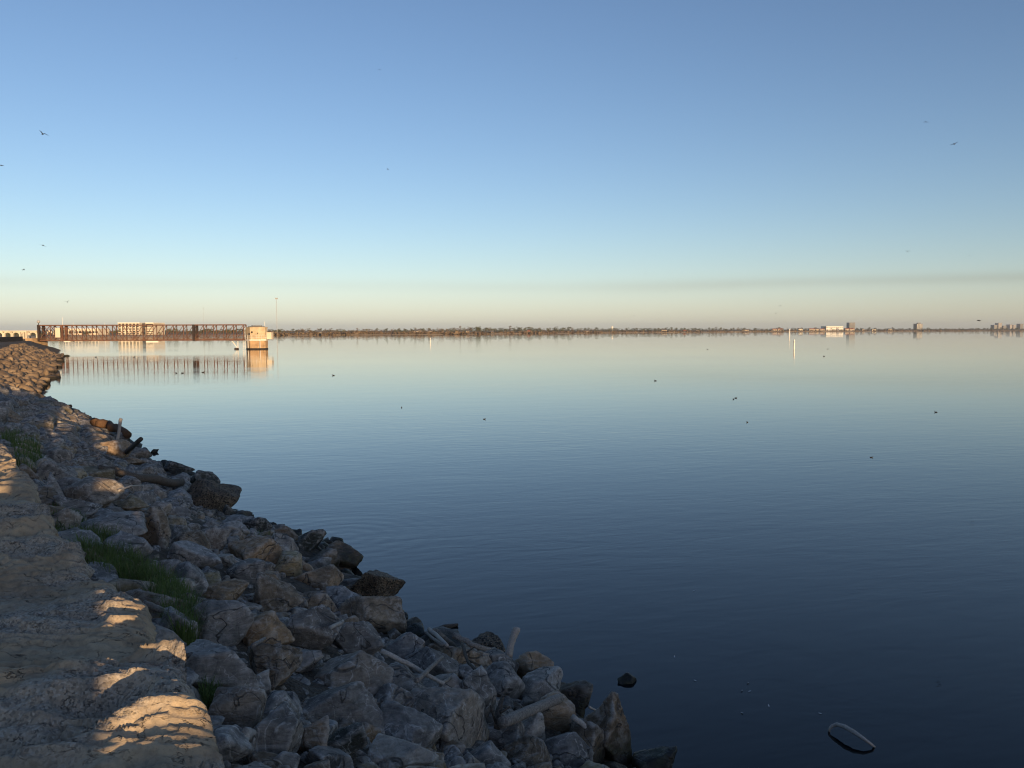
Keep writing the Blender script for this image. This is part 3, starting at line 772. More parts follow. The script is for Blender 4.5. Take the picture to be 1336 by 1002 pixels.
grass([(98, 735), (112, 706), (150, 712), (185, 745), (225, 772), (255, 800), (258, 850), (236, 852), (205, 805), (190, 778), (140, 765)], 500, .27, 'grass_dry', 'dry straw stems scattered through the thick green grass', 9, 'dry_straw', .005)
grass([(258, 905), (285, 905), (290, 930), (270, 930)], 260, .14, 'grass', 'small grass tuft at the sandstone corner by the bottom', 4)
grass([(318, 688), (345, 690), (352, 704), (325, 706)], 220, .15, 'grass', 'small green weeds beside the dark wet peaked rock', 5)
grass([(233, 668), (237, 668), (237, 674), (233, 674)], 5, .55, 'grass_dry', 'few dry stalks standing in front of the shell crusted boulder', 6, 'dry_stalks', .006)
grass([(318, 938), (330, 938), (330, 965), (318, 965)], 14, .25, 'grass_dry', 'few dry stalks by the sandstone at the bottom', 7, 'dry_stalks', .003)
grass([(440, 745), (505, 760), (515, 785), (470, 782)], 160, .07, 'grass_dry', 'dry straw debris strewn on the shell littered rock', 8, 'dry_straw', .008)

# ------------------------------------------------------------------ driftwood
def stick(pts, wpx, mat, label, seed, lift=(.22, .22), taper=.8, name='driftwood', z=None, n=9, cat='driftwood', branches=(), wob=.12):
    """pts: pixel polyline; end heights above the bank given by lift"""
    P = []
    for i, (x, y) in enumerate(pts):
        f = i / (len(pts) - 1); l = lift[0] * (1 - f) + lift[1] * f
        P.append(hit(x, y, l) if z is None else at_z(x, y, z[i]))
    d = sum((p - CAM).length for p in P) / len(P); r0 = wpx * d / F / 2
    # densify with a little wander
    rr = random.Random(seed); Q, R = [], []
    for i in range(len(P) - 1):
        m = 5
        for k in range(m + (i == len(P) - 2)):
            f = k / m; Q.append(P[i].lerp(P[i + 1], f) + Vector((rr.gauss(0, 1), rr.gauss(0, 1), rr.gauss(0, 1))) * r0 * wob)
    for k in range(len(Q)): R.append(r0 * (1 - (1 - taper) * k / (len(Q) - 1)) * rr.uniform(.95, 1.05))
    base = Q[0].copy(); mb = MB().tube([q - base for q in Q], R, n, .06, seed)
    for (f, vec, rad) in branches:
        b0 = Q[int(f * (len(Q) - 1))] - base; mb.tube([b0, b0 + Vector(vec) * .5, b0 + Vector(vec)], [r0 * rad, r0 * rad * .7, r0 * rad * .35], 7, .1, seed + 1)
    o = mb.build(name, M[mat], None, True); o.location = base
    return tag(o, label, cat, 'driftwood on the bank')
def up_stick(base_px, top_px, wpx, mat, label, seed, depth=0.0, **k):
    b = hit(*base_px, .05); dist = (b - CAM).length; t = CAM + ray(*top_px).normalized() * ((ray(*base_px).normalized() * dist).y + depth) / ray(*top_px).normalized().y
    r0 = wpx * dist / F / 2; rr = random.Random(seed)
    Q = [b.lerp(t, f) + Vector((rr.gauss(0, .12), rr.gauss(0, .12), 0)) * r0 for f in (0, .2, .4, .6, .8, .93, 1)]
    o = MB().tube([q - b for q in Q], [r0 * s for s in (1.05, .95, .88, .86, .92, 1.0, .93)], 12, .06, seed).build(k.get('name', 'driftwood'), M[mat], None, True); o.location = b
    return tag(o, label, 'driftwood', 'driftwood on the bank')
up_stick((662, 858), (674, 819), 10, 'drift_pale', 'stout pale log standing upright at the water edge', 1, .12)
stick([(655, 943), (690, 928), (730, 911)], 13, 'drift_grey', 'short sawn grey log lying across brown boulders', 2, (.30, .34), .95, n=14, wob=.03)
stick([(648, 951), (650, 930), (656, 908)], 8, 'drift_dark', 'dark forked branch left of the sawn log', 3, (.2, .42), .6, branches=((.5, (.10, .02, .05), .6), (.1, (-.06, .03, .16), .6)))
stick([(497, 849), (540, 870), (580, 893)], 6.5, 'drift_pale', 'long thin pale stick lying across the slate boulders', 4, (.34, .30), .7)
stick([(544, 888), (560, 873), (577, 857)], 6.5, 'drift_grey', 'short stick crossing over the long thin one', 5, (.36, .36), .7)
stick([(591, 828), (620, 843), (656, 852)], 8, 'drift_grey', 'dark grey log leading toward the upright pale log', 6, (.22, .18), .6, branches=((.4, (.05, -.05, -.2), .5),))
stick([(560, 821), (583, 841)], 6, 'drift_pale', 'pale short stick left of the dark grey log', 7, (.22, .2), .7)
stick([(556, 826), (574, 840), (590, 846)], 4.5, 'drift_grey', 'thin grey twig under the pale short stick', 8, (.16, .18), .6)
stick([(603, 840), (610, 862), (625, 880)], 5, 'drift_dark', 'dark branch hanging between rocks below the dark grey log', 9, (.2, .24), .6, branches=((.5, (.14, .0, -.05), .7), (.3, (.10, .03, .06), .6)))
stick([(747, 934), (765, 950), (782, 967)], 7, 'drift_pale', 'pale slanting stick left of the rightmost pointed boulder', 10, (.34, .22), .8)
stick([(768, 922), (784, 930)], 3, 'drift_pale', 'thin white twig reaching over the water by the pointed boulder', 11, (.2, .12), .7)
up_stick((152, 580), (158, 546), 4, 'drift_pale', 'sunlit white stick standing by the rust brown log far along the bank', 12)
stick([(165, 590), (184, 573)], 6, 'drift_dark', 'dark leaning plank pointing at the water below the sunlit stick', 13, (.15, 1.0), .8)
stick([(122, 551), (142, 555), (166, 566)], 11.5, 'drift_rust', 'thick rust brown log with a sunlit top far along the bank', 14, (.40, .40), .75, n=14, wob=.14)
stick([(128, 611), (180, 623), (237, 631)], 8.5, 'drift_brown', 'long weathered log lying toward the shell crusted boulder', 15, (.26, .30), 1.25, n=12, wob=.2)
stick([(431, 819), (448, 811)], 5, 'drift_pale', 'tiny white stick on the leaning grey slab', 16, (.30, .3), .8)
stick([(188, 787), (210, 796), (230, 806)], 8, 'drift_grey', 'grey pole half buried in the grass beside the sandstone', 17, (.14, .14), .9)
stick([(330, 842), (346, 833)], 5, 'drift_grey', 'small grey stick behind the large rounded grey boulder', 18, (.3, .3), .7)
stick([(155, 640), (170, 634), (186, 633)], 2.5, 'drift_pale', 'thin bent twig above the small ochre stone', 19, (.35, .35), .6)
stick([(575, 893), (592, 880)], 5, 'drift_grey', 'stub of wood right of the crossed sticks', 20, (.25, .25), .7)
# bent branch whose arch rises out of the water
AR = [(1081, 957, -.03), (1082, 951, .03), (1086, 947, .06), (1092, 945, .085), (1102, 948, .10), (1114, 955, .095), (1127, 964, .07), (1138, 972, .03), (1144, 977, -.03)]
Q = [at_z(x, y, z) for x, y, z in AR]; b0 = Vector((Q[0].x, Q[0].y, 0))
arch = MB().tube([q - b0 for q in Q], [.009, .012, .016, .019, .021, .020, .016, .012, .008], 10, .08, 3).build('bent_branch', M['drift_pale'], None, True); arch.location = b0
tag(arch, 'bent branch arching out of the dark water at lower right', 'driftwood')
def water_rock(x0, x1, y0, y1, label, seed, mat=D_):
    p = at_z((x0 + x1) / 2, y1 - .15 * (y1 - y0), 0); d = (p - CAM).length; sx = (x1 - x0) / 2 * d / F; h = (y1 - y0) * d / F
    v, f = rock_verts(4, seed, 30, 10, .05); o = obj('rock', tri_mesh('rock', v * np.array([sx, sx * .8, h * .85]), f), M[mat]); o.location = p - Vector((0, 0, h * .15))
    tag(o, label, 'rock')
water_rock(806, 834, 876, 891, 'lone dark rock breaking the water surface off the driftwood', 71)
water_rock(195, 206, 585, 591, 'small dark rock in the water off the leaning plank', 72)
water_rock(288, 310, 652, 690, 'dark wet rock at the foot of the shell crusted boulder', 73)
for x0, x1, y, lab in ((76, 84, 471, 'first'), (83, 92, 465, 'second'), (68, 78, 478, 'third')):
    water_rock(x0, x1, y - 3, y, 'dark low rock in the water off the sunlit bank, %s from the bridge side' % {'second': 'first', 'first': 'second', 'third': 'third'}[lab], 80 + x0)
fl = [at_z(568, 821, .02), at_z(580, 818, .035), at_z(597, 815, .02)]
o = MB().tube([q - fl[0] for q in fl], [.02, .035, .02], 8, .1, 2).build('floating_log', M['drift_dark'], None, True); o.location = fl[0]
tag(o, 'small dark log floating just off the bank above the driftwood', 'driftwood')
for k, (x, y) in enumerate(((905, 771), (880, 857), (907, 888), (976, 891), (968, 930), (978, 902), (1003, 921), (1070, 931), (968, 901))):
    p = at_z(x, y, .004); mb = MB(); a = k * 1.3; dv = Vector((math.cos(a), math.sin(a), 0)); sv = Vector((-dv.y, dv.x, 0))
    pts = [dv * (t - .5) * .04 + sv * (.007 * math.sin(t * 3.14)) * sg + Vector((0, 0, .012 * t * t)) for sg in (1, -1) for t in (0, .25, .5, .75, 1)]
    mb.add(pts, [[0, 1, 6, 5], [1, 2, 7, 6], [2, 3, 8, 7], [3, 4, 9, 8]]); o = mb.build('feather', M['foam']); o.location = p
    tag(o, 'tiny white feather floating on the dark water', 'feather', 'white feathers on the water')

# ------------------------------------------------------------------ footbridge and intake tower
YB = 186.0; MP = YB / F
def bx(px): return at_y(px, 440, YB).x
def bz(px, py): return at_y(px, py, YB).z
XL, XR = bx(51), bx(318)
zt, zb = bz(180, 424.2), bz(180, 444.5); zd = zb + .45; WB = 1.9
br = empty('truss_footbridge', ((XL + XR) / 2, YB, zb), 'long brown steel truss footbridge reaching from the bank to the round tower', 'bridge')
ox = br.location
def L_(x, y, z): return (x - ox.x, y - ox.y, z - ox.z)
nodes = [bx(51), bx(66), bx(81)] + [bx(81 + (253 - 81) * k / 13) for k in range(1, 14)] + [bx(253 + 65 * k / 5) for k in range(1, 6)]
st, sd_ = M['steel'], M['steel_dark']
for y in (YB, YB + WB):
    MB().beam(L_(XL, y, zt), L_(XR, y, zt), .26).build('top_chord', st, br)
    MB().beam(L_(XL, y, zb + .13), L_(XR, y, zb + .13), .26, .34).build('bottom_chord', st, br)
    for i, x in enumerate(nodes):
        thick = i in (0, 2, 15)
        MB().beam(L_(x, y, zb - (.1 if thick else 0)), L_(x, y, zt + (.12 if thick else 0)), .5 if thick else .15).build('post', sd_ if i in (0, 15) else st, br)
    for i in range(len(nodes) - 1):
        a, b = nodes[i], nodes[i + 1]
        down = (i < 9) or False
        p, q = (L_(a, y, zt), L_(b, y, zb + .2)) if down else (L_(a, y, zb + .2), L_(b, y, zt))
        MB().beam(p, q, .11).build('diagonal', st, br)
        if i < 2: MB().beam(L_(a, y, zb + .2), L_(b, y, zt), .11).build('diagonal', st, br)
    for k in range(3):
        z = zd + .3 + k * .33
        MB().beam(L_(XL, y + (.14 if y == YB else -.14), z), L_(XR, y + (.14 if y == YB else -.14), z), .04, .05).build('rail', st, br)
MB().box(L_((XL + XR) / 2, YB + WB / 2, zd), (XR - XL, WB - .5, .12)).build('deck', M['deck'], br)
for i, x in enumerate(nodes):
    MB().beam(L_(x, YB + .14, zt), L_(x, YB + WB - .14, zt), .12).build('top_strut', st, br)
    MB().beam(L_(x, YB + .14, zb + .12), L_(x, YB + WB - .14, zb + .12), .16).build('floor_beam', st, br)
MB().box(L_(bx(77), YB - .22, bz(77, 434)), (8.0 * MP, .06, 12.5 * MP)).build('sign_panel', M['cream'], br)
MB().box(L_(bx(198), YB + WB / 2, zb - .22), (16 * MP, WB - .3, .4)).build('under_platform', M['white'], br)
MB().box(L_(bx(87), YB + WB / 2, zb - .1), (8 * MP, WB - .3, .3)).build('under_platform', M['white'], br)
lp = MB().tube([L_(bx(51), YB, zt + .1), L_(bx(51), YB, zt + .55)], .08).build('lamp_post', sd_, br)
v, f = ico(2); lo = obj('lamp_globe', tri_mesh('lamp_globe', v * .34, f), M['mast'], lp); lo.location = L_(bx(51), YB, zt + .85)
mb = MB(); mb.beam(L_(bx(300), YB + 1.2, zb), L_(bx(307), YB + 1.2, .35), .16); mb.beam(L_(bx(308), YB + 1.2, zb), L_(bx(308), YB + 1.2, .2), .14); mb.build('brace', M['white'], br)
MB().box(L_(bx(306), YB + 1.2, .12), (.8, .8, .35)).build('float', M['steel_dark'], br)

tx = bx(333); TR = 13.6 * MP; ty = YB + 1.3
tw = empty('intake_tower', (tx, ty, 0), 'round pale concrete intake tower in the water at the end of the footbridge', 'tower')
ngon = lambda r, n=8, a0=math.pi / 8: [(r * math.cos(a0 + 2 * math.pi * k / n), r * math.sin(a0 + 2 * math.pi * k / n)) for k in range(n)]
zl, ztp = bz(333, 443.5), bz(333, 427.5)
MB().prism(ngon(TR), .28, zl - .15).build('shaft', M['concrete_tan'], tw)
MB().prism(ngon(TR * 1.02), -1.5, .28).build('waterline_collar', M['dark_wall'], tw)
MB().prism(ngon(TR * 1.07), zl - .15, zl + .1).build('ledge', M['white'], tw)
ch = MB().prism(ngon(TR * .985), zl + .1, ztp).build('chamber', M['concrete'], tw)
for a, dz_, w_ in ((-2.05, 1.3, .35), (-1.75, 1.75, .3), (-1.2, 1.5, .2)): MB().box((TR * math.cos(a) * .985, TR * math.sin(a) * .985, zl + dz_), (w_, .12, w_ * 1.3), a + math.pi / 2).build('opening', M['dark_wall'], ch)
MB().prism(ngon(TR * 1.03), ztp, ztp + .12).build('parapet', M['concrete'], tw)
rc = MB(); rc.prism(ngon(TR * .8), ztp + .12, ztp + .3); rc.prism(ngon(TR * .5), ztp + .3, ztp + .5); rc.build('roof_cap', M['grey_roof'], tw)
for k in range(14):
    a = 2 * math.pi * k / 14; x, y = TR * 1.05 * math.cos(a), TR * 1.05 * math.sin(a)
    MB().beam((x, y, zl + .1), (x, y, zl + 1.1), .05).build('railing_post', M['white'], tw)
for zz in (.6, 1.1):
    MB().tube([(TR * 1.05 * math.cos(2 * math.pi * k / 28), TR * 1.05 * math.sin(2 * math.pi * k / 28), zl + zz) for k in range(29)], .03, 5).build('railing', M['white'], tw)
for px in (325.5, 341): MB().beam((bx(px) - tx, -TR * 1.02, .3), (bx(px) - tx, -TR * 1.02, zl - .15), .12).build('pipe', M['white'], tw)
ld = MB()
for dx in (-.25, .25): ld.beam((bx(317) - tx + dx, -.5, .1), (bx(317) - tx + dx, -.5, ztp), .07)
for k in range(15): ld.beam((bx(317) - tx - .25, -.5, .3 + k * .32), (bx(317) - tx + .25, -.5, .3 + k * .32), .05)
ld.build('ladder', M['white'], tw)
MB().box((bx(350) - tx, 0, bz(350, 438)), (6.5 * MP, 1.6, 9 * MP)).build('side_box', M['cream'], tw)
MB().beam((bx(344) - tx, 0, ztp), (bx(343) - tx, 0, ztp + 1.4), .06).build('antenna', M['white'], tw)

# bridge head on the bank
bh = empty('bridge_abutment', (bx(40), YB + 1, 1.0), 'tan concrete abutment where the footbridge meets the bank', 'abutment')
MB().box((0, 0, .55), (18 * MP, 6, 2.2)).build('block', M['concrete_tan'], bh)
for px in (32, 36.5, 40): MB().box((bx(px) - bx(40), -2.6, 2.35), (1.6 * MP, .4, 1.5)).build('pillar', M['cream'], bh)
MB().box((bx(36) - bx(40), -2.6, 3.15), (10 * MP, .5, .25)).build('cap', M['cream'], bh)
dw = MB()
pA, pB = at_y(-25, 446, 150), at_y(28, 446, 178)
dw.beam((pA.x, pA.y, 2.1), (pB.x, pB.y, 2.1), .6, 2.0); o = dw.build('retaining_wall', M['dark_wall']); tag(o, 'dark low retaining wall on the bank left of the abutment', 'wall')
aw = empty('arcade_wall', (bx(2), 195, 2.4), 'cream arched parapet at the left frame edge behind the dark wall', 'wall')
for k in range(8):
    x = -9 + k * 2.0
    MB().box((x, 0, .75), (.55, .5, 1.5)).build('pier', M['cream'], aw)
    arc = MB()
    for j in range(6):
        t0, t1 = math.pi * j / 6, math.pi * (j + 1) / 6
        arc.add([(x + 1 + .73 * math.cos(t), -.25 + w, 1.0 + .55 * math.sin(t)) for w in (0, .5) for t in (t0, t1)] + [(x + 1 + .73 * math.cos(t), -.25 + w, 1.78) for w in (0, .5) for t in (t0, t1)],
                [[0, 1, 5, 4], [2, 6, 7, 3], [0, 2, 3, 1]])
    arc.build('arch', M['cream'], aw)
MB().box((-2, 0, 1.9), (16.4, .7, .24)).build('coping', M['cream'], aw)

# ------------------------------------------------------------------ far buildings
def fz(px, py, D): return at_y(px, py, D).z
def building(name, x0, x1, ytop, D, depth, wallm, label, rows=0, cols=0, roof=None, base=None, wfrac=(.6, .55), cat='building', group=None, floor=1.0, gable=0.0, roofm=None):
    xa, xb = at_y(x0, 430, D).x, at_y(x1, 430, D).x; zt_ = fz((x0 + x1) / 2, ytop, D); z0 = floor; w, h = xb - xa, zt_ - z0
    t = empty(name, ((xa + xb) / 2, D, z0), label, cat, group)
    MB().box((0, depth / 2, h / 2), (w, depth, h)).build('wall', M[wallm], t)
    if gable:
        r = MB(); e = w * .06; r.add([(-w / 2 - e, -.5, h), (w / 2 + e, -.5, h), (w / 2 + e, depth + .5, h), (-w / 2 - e, depth + .5, h), (-w / 2, depth / 2, h + gable), (w / 2, depth / 2, h + gable)],
                                     [[0, 1, 5, 4], [2, 3, 4, 5], [0, 4, 3], [1, 2, 5], [0, 3, 2, 1]]); r.build('roof', M[roofm or 'red_roof'], t)
    elif roof: MB().box((0, depth / 2, h + .25), (w * 1.02, depth * 1.02, .5)).build('roof', M[roof], t)
    for r in range(rows):
        for c in range(cols):
            MB().box((-w / 2 + w * (c + .5) / cols, -.04, h * (r + .5) / rows), (w / cols * wfrac[0], .12, h / rows * wfrac[1])).build('window', M['glass'], t)
    return t
ob = building('office_building', 154, 182, 421.5, 690, 22, 'cream', 'cream office block with rows of windows seen through the footbridge', 5, 6, 'white', floor=1.5)
building('office_building', 182, 190, 422.2, 695, 18, 'tower_glass', 'dark glazed middle bay of the offices behind the footbridge', 3, 1, 'grey_roof', floor=1.5, wfrac=(.8, .6))
building('office_building', 190, 200.5, 421.5, 690, 22, 'cream', 'narrow cream wing with banded windows right of the dark glazed bay', 5, 1, 'white', floor=1.5, wfrac=(.9, .3))
building('long_building', 76, 128, 429.5, 655, 18, 'cream', 'long low cream building with a window band left of the offices', 1, 12, 'white', floor=1.5, wfrac=(.75, .35))
building('white_hall', 1078, 1100, 425.8, 2260, 40, 'white', 'bright white flat hall on the far right shore', 2, 9, 'cream', floor=1.5, wfrac=(.45, .45))
building('office_tower', 1108, 1115.5, 421, 2900, 25, 'tower_glass', 'dark square tower block behind the bright white hall', 6, 4, 'grey_roof', wfrac=(.6, .5))
building('office_tower', 1196, 1203.5, 422.5, 2950, 25, 'tower_glass', 'dark tower block alone above the trees on the far right', 6, 4, 'grey_roof', wfrac=(.6, .5))
building('office_tower', 1197.5, 1201, 421, 2960, 10, 'tower_glass', 'small plant room rising on the lone dark tower block')
for k, (a, b, t, m_, lab) in enumerate([(1297, 1301, 424, 'tower_glass', 'leftmost block of the hazy skyline at right'), (1302.5, 1307, 421.5, 'tower_pale', 'tallest block of the hazy skyline at right'),
        (1309, 1313, 425, 'tower_glass', 'low block right of the tallest skyline block'), (1317.5, 1320.5, 423.5, 'tower_pale', 'slim pale block in the middle of the hazy skyline'),
        (1322, 1325, 424, 'tower_pale', 'white block right of the slim pale skyline block'), (1331, 1335, 422.5, 'tower_glass', 'rightmost skyline block at the frame edge')]):
    building('office_tower', a, b, t, 3900, 30, m_, lab, 5, 3, 'grey_roof', group='hazy skyline at right', wfrac=(.6, .5))
houses = [(1008, 1014, 429.4, 'red'), (1015, 1022, 429.2, 'red'), (1042, 1047, 428.6, 'white'), (1056, 1063, 429, 'red'), (1064, 1069, 428.8, 'cream'), (1070, 1076, 429.2, 'red'), (1103, 1108, 428.7, 'red'), (1109, 1115, 428.9, 'red'),
          (1125, 1128, 429.4, 'cream'), (1138, 1143, 429.4, 'white'), (1159, 1164, 429.2, 'grey'), (969, 977, 430, 'cream'), (892, 896, 431.2, 'red'), (863, 870, 430.2, 'cream'), (908, 912, 430.8, 'white'),
          (396, 401, 433.5, 'cream'), (411, 418, 433.2, 'white'), (432, 436, 433.6, 'white'), (540, 545, 431.8, 'white'), (545, 549, 431, 'cream'), (558, 563, 432, 'white'), (608, 612, 431.5, 'cream'), (640, 644, 433, 'white'), (688, 692, 432, 'red'), (763, 769, 431.6, 'cream')]
for k, (a, b, t, c) in enumerate(houses):
    D = far_d((a + b) / 2) + 32; nm = {'red': 'cream house with a red tiled roof', 'white': 'white gabled cottage', 'cream': 'cream house with a grey roof', 'grey': 'grey roofed villa'}[c]
    wh = 'near the intake tower' if a < 450 else ('left of the water tower' if a < 790 else ('between water tower and channel post' if a < 1030 else ('left of the bright white hall' if a < 1078 else 'right of the bright white hall')))
    same = [q for q in houses if q[3] == c and ((q[0] < 450) == (a < 450)) and ((450 <= q[0] < 790) == (450 <= a < 790)) and ((790 <= q[0] < 1030) == (790 <= a < 1030)) and ((1030 <= q[0] < 1078) == (1030 <= a < 1078))]
    i = same.index((a, b, t, c)); o_ = '' if len(same) == 1 else ['first ', 'second ', 'third ', 'fourth '][i]
    building('house', a, b, t + .5, D, 9, 'cream' if c == 'white' else 'house_wall', (o_ + nm + ' ' + wh), 1, 2, group='houses on the far shore', gable=2.2, roofm='red_roof' if c == 'red' else 'grey_roof', cat='house', wfrac=(.3, .4))
# white ball water tower
p = at_y(798.5, 431, 1700); wt = empty('water_tower', (p.x, p.y, 1), 'white ball shaped water tower above the trees mid shore', 'water tower')
zc = fz(798.5, 427, 1700); MB().tube([(0, 0, 0), (0, 0, zc - 4), (0, 0, zc - 2)], [1.6, 1.0, 1.8], 10).build('stem', M['white'], wt, True)
v, f = ico(3); t_ = obj('tank', tri_mesh('tank', v * np.array([2.6, 2.6, 2.2]), f), M['white'], wt); t_.location = (0, 0, zc - 1)
# masts
def mast(px, ytop, D, r, label, head=True, m='mast'):
    p = at_y(px, 432, D); t = empty('mast', (p.x, p.y, 0.5), label, 'mast'); h = fz(px, ytop, D) - .5
    MB().tube([(0, 0, 0), (0, 0, h)], [r, r * .6], 8).build('pole', M[m], t)
    if head: MB().box((0, 0, h), (r * 9, r * 5, r * 5)).build('lamp_head', M[m], t)
mast(361.5, 389.5, 880, .28, 'tall grey light mast right of the intake tower')
mast(266, 402, 1500, .16, 'faint thin mast above the right part of the footbridge', True)
mast(82, 414, 640, .16, 'thin white pole behind the left end of the footbridge', False, 'white')
mast(96, 421, 640, .12, 'short white pole right of the thin white one', False, 'white')
mast(137, 421, 640, .12, 'short white pole just left of the offices', False, 'white')
# marker posts in the lake
def post(px, ybase, ytop, r, label):
    b = at_z(px, ybase, 0); t = empty('marker_post', b, label, 'post', 'white marker posts in the lake'); h = (ybase - ytop) * b.y / F
    MB().tube([(0, 0, -1), (0, 0, h * .92), (0, 0, h)], [r, r, r * .55], 10).build('pole', M['white'], t)
    MB().tube([(0, 0, h * .70), (0, 0, h * .78)], r * 1.06, 10).build('band', M['mast'], t)
post(1036, 455, 443, .17, 'nearest white marker post rising from the water at right')
post(1030, 437.5, 429, .42, 'tall white channel post behind the nearest one at right')
post(561.5, 447.5, 441, .13, 'small white marker post left of the picture centre')

# ------------------------------------------------------------------ trees on the far shores
def tree_proto(seed, h, spread, mat, dens, leafs):
    r = random.Random(seed); q = np.random.default_rng(seed)
    t = bpy.data.objects.new('tree', None)
    tr = MB(); tr.tube([(0, 0, -.6), (0, 0, h * .25), (r.uniform(-.3, .3), r.uniform(-.3, .3), h * .55)], [h * .030, h * .022, h * .01], 6)
    lobes = []
    for k in range(dens):
        a = r.uniform(0, 6.28); rad = spread * math.sqrt(r.random()) * .75; zc = h * r.uniform(.30, .88); rad *= 1.05 - .75 * abs(zc / h - .5)
        c = Vector((math.cos(a) * rad, math.sin(a) * rad, zc)); lobes.append((c, h * r.uniform(.10, .19)))
        tr.tube([(0, 0, h * r.uniform(.15, .4)), (c * .6)[:], c[:]], [h * .012, h * .007, h * .003], 4)
    n = leafs; li = q.integers(0, dens, n); dv = q.normal(0, 1, (n, 3)); dv /= np.linalg.norm(dv, axis=1)[:, None]; dv *= (q.random(n) ** .45)[:, None]
    C = np.array([lobes[i][0][:] for i in li]) + dv * np.array([lobes[i][1] for i in li])[:, None] * np.array([1.15, 1.15, .85])
    A = q.normal(0, 1, (n, 3)); A /= np.linalg.norm(A, axis=1)[:, None]; Bv = np.cross(A, q.normal(0, 1, (n, 3))); Bv /= np.linalg.norm(Bv, axis=1)[:, None]
    s = (h * .032 * q.uniform(.6, 1.5, n))[:, None]
    V = np.stack([C - A * s, C + Bv * s * .6, C + A * s, C - Bv * s * .6], 1).reshape(-1, 3)
    return tr.mesh('trunk'), tri_mesh('crown', V, np.arange(4 * n).reshape(-1, 4), False), mat
PT = [tree_proto(900 + k, 1.0 * hh, sp, m_, de, lf) for k, (hh, sp, m_, de, lf) in enumerate([
    (8, 3.6, 'tree_green', 12, 520), (9, 3.2, 'tree_olive', 11, 420), (7, 3.8, 'tree_green', 12, 560), (8.5, 3.0, 'tree_brown', 10, 300), (7.5, 3.4, 'tree_olive', 11, 420), (6, 3.6, 'tree_brown', 10, 330), (9.5, 4.2, 'tree_green', 14, 600)])]
for tr, cr, m_ in PT: tr.materials.append(M['bark']); cr.materials.append(M[m_])
rt = random.Random(5)
def top_px(px):   # tree-line height above the waterline in photo pixels
    return float(np.interp(px, [0, 60, 130, 220, 330, 350, 420, 520, 600, 680, 760, 900, 1000, 1100, 1200, 1336], [9, 10, 9, 9, 9, 8, 8, 7.5, 9.5, 9, 7.5, 6.2, 5.6, 5, 4.2, 4.2]))
SEG = [(60, 'tree behind the left end of the footbridge'), (330, 'tree on the near arm of the far shore seen behind the footbridge'), (560, 'tree on the far shore between the intake tower and the small marker post'),
       (800, 'tree on the far shore between the small marker post and the water tower'), (1030, 'tree on the far shore between the water tower and the tall channel post'), (1110, 'tree on the far shore around the bright white hall'), (1400, 'tree on the far right shore beyond the bright white hall')]
KN = {'tree_green': 'dark green ', 'tree_olive': 'olive ', 'tree_brown': 'brown bare '}
NTREE = 270
for k in range(NTREE):
    px = -5 + 1350 * (k + rt.random()) / NTREE
    back_ = rt.random(); D = far_d(max(px, 75)) + 22 + 130 * back_
    if px < 60: D = 420 + 100 * back_
    hgt = top_px(px) * D / F * rt.uniform(.62, 1.12); brown = 330 < px < 620
    i = rt.choice([3, 5, 4, 1, 5, 0] if brown else [0, 2, 6, 0, 2, 1, 4, 6, 3]); tr, cr, m_ = PT[i]
    zg = 1.0 + 2.2 * back_
    hgt -= min(zg, hgt * .4) * .6; s = hgt / [8, 9, 7, 8.5, 7.5, 6, 9.5][i]
    p = far_xy(px, D); lab = next(l for a, l in SEG if px < a)
    t = empty('tree', (p.x, p.y, zg - .3), KN[m_] + lab, 'tree', KN[m_].strip() + ' trees: ' + lab[5:], rt.uniform(0, 6.28)); t.scale = (s * rt.uniform(.9, 1.5), s * rt.uniform(.9, 1.5), s)
    obj('trunk', tr, None, t); obj('crown', cr, None, t)
# the wood behind them reads as one mass
wq = np.random.default_rng(11); V, Fq, mi, off = [], [], [], 0
for k in range(520):
    px = -20 + 1400 * (k + wq.random()) / 520; D = far_d(max(px, 75)) + 150 + 200 * wq.random()
    if px < 60: D = 540 + 80 * wq.random()
    i = int(wq.integers(0, 7)) if not (330 < px < 520) else int(wq.choice([1, 3, 4, 5])); cr = PT[i][1]; n = len(cr.vertices); co = np.empty(n * 3); cr.vertices.foreach_get('co', co); co = co.reshape(-1, 3)
    hgt = top_px(px) * D / F * wq.uniform(.55, .92) - 1.2; s = max(hgt, 2) / [8, 9, 7, 8.5, 7.5, 6, 9.5][i]; p = far_xy(px, D)
    sel = np.arange(n // 4)[:: 2 if D > 1200 else 1]; vi = (sel[:, None] * 4 + np.arange(4)).ravel()
    V.append(co[vi] * np.array([s * 1.9, s * 1.6, s]) * 1.0 + np.array([p.x, p.y, 1.5])); Fq.append(np.arange(len(vi)).reshape(-1, 4) + off); mi.append(np.full(len(sel), {'tree_green': 0, 'tree_olive': 1, 'tree_brown': 2}[PT[i][2]])); off += len(vi)
me = tri_mesh('far_wood', np.concatenate(V), np.concatenate(Fq), False)
for m_ in ('tree_green', 'tree_olive', 'tree_brown'): me.materials.append(M[m_])
me.polygons.foreach_set('material_index', np.concatenate(mi).astype(np.int32))
w_ = kind(obj('far_wood', me), 'stuff', 'dense low wood forming the far tree line'); w_['category'] = 'wood'
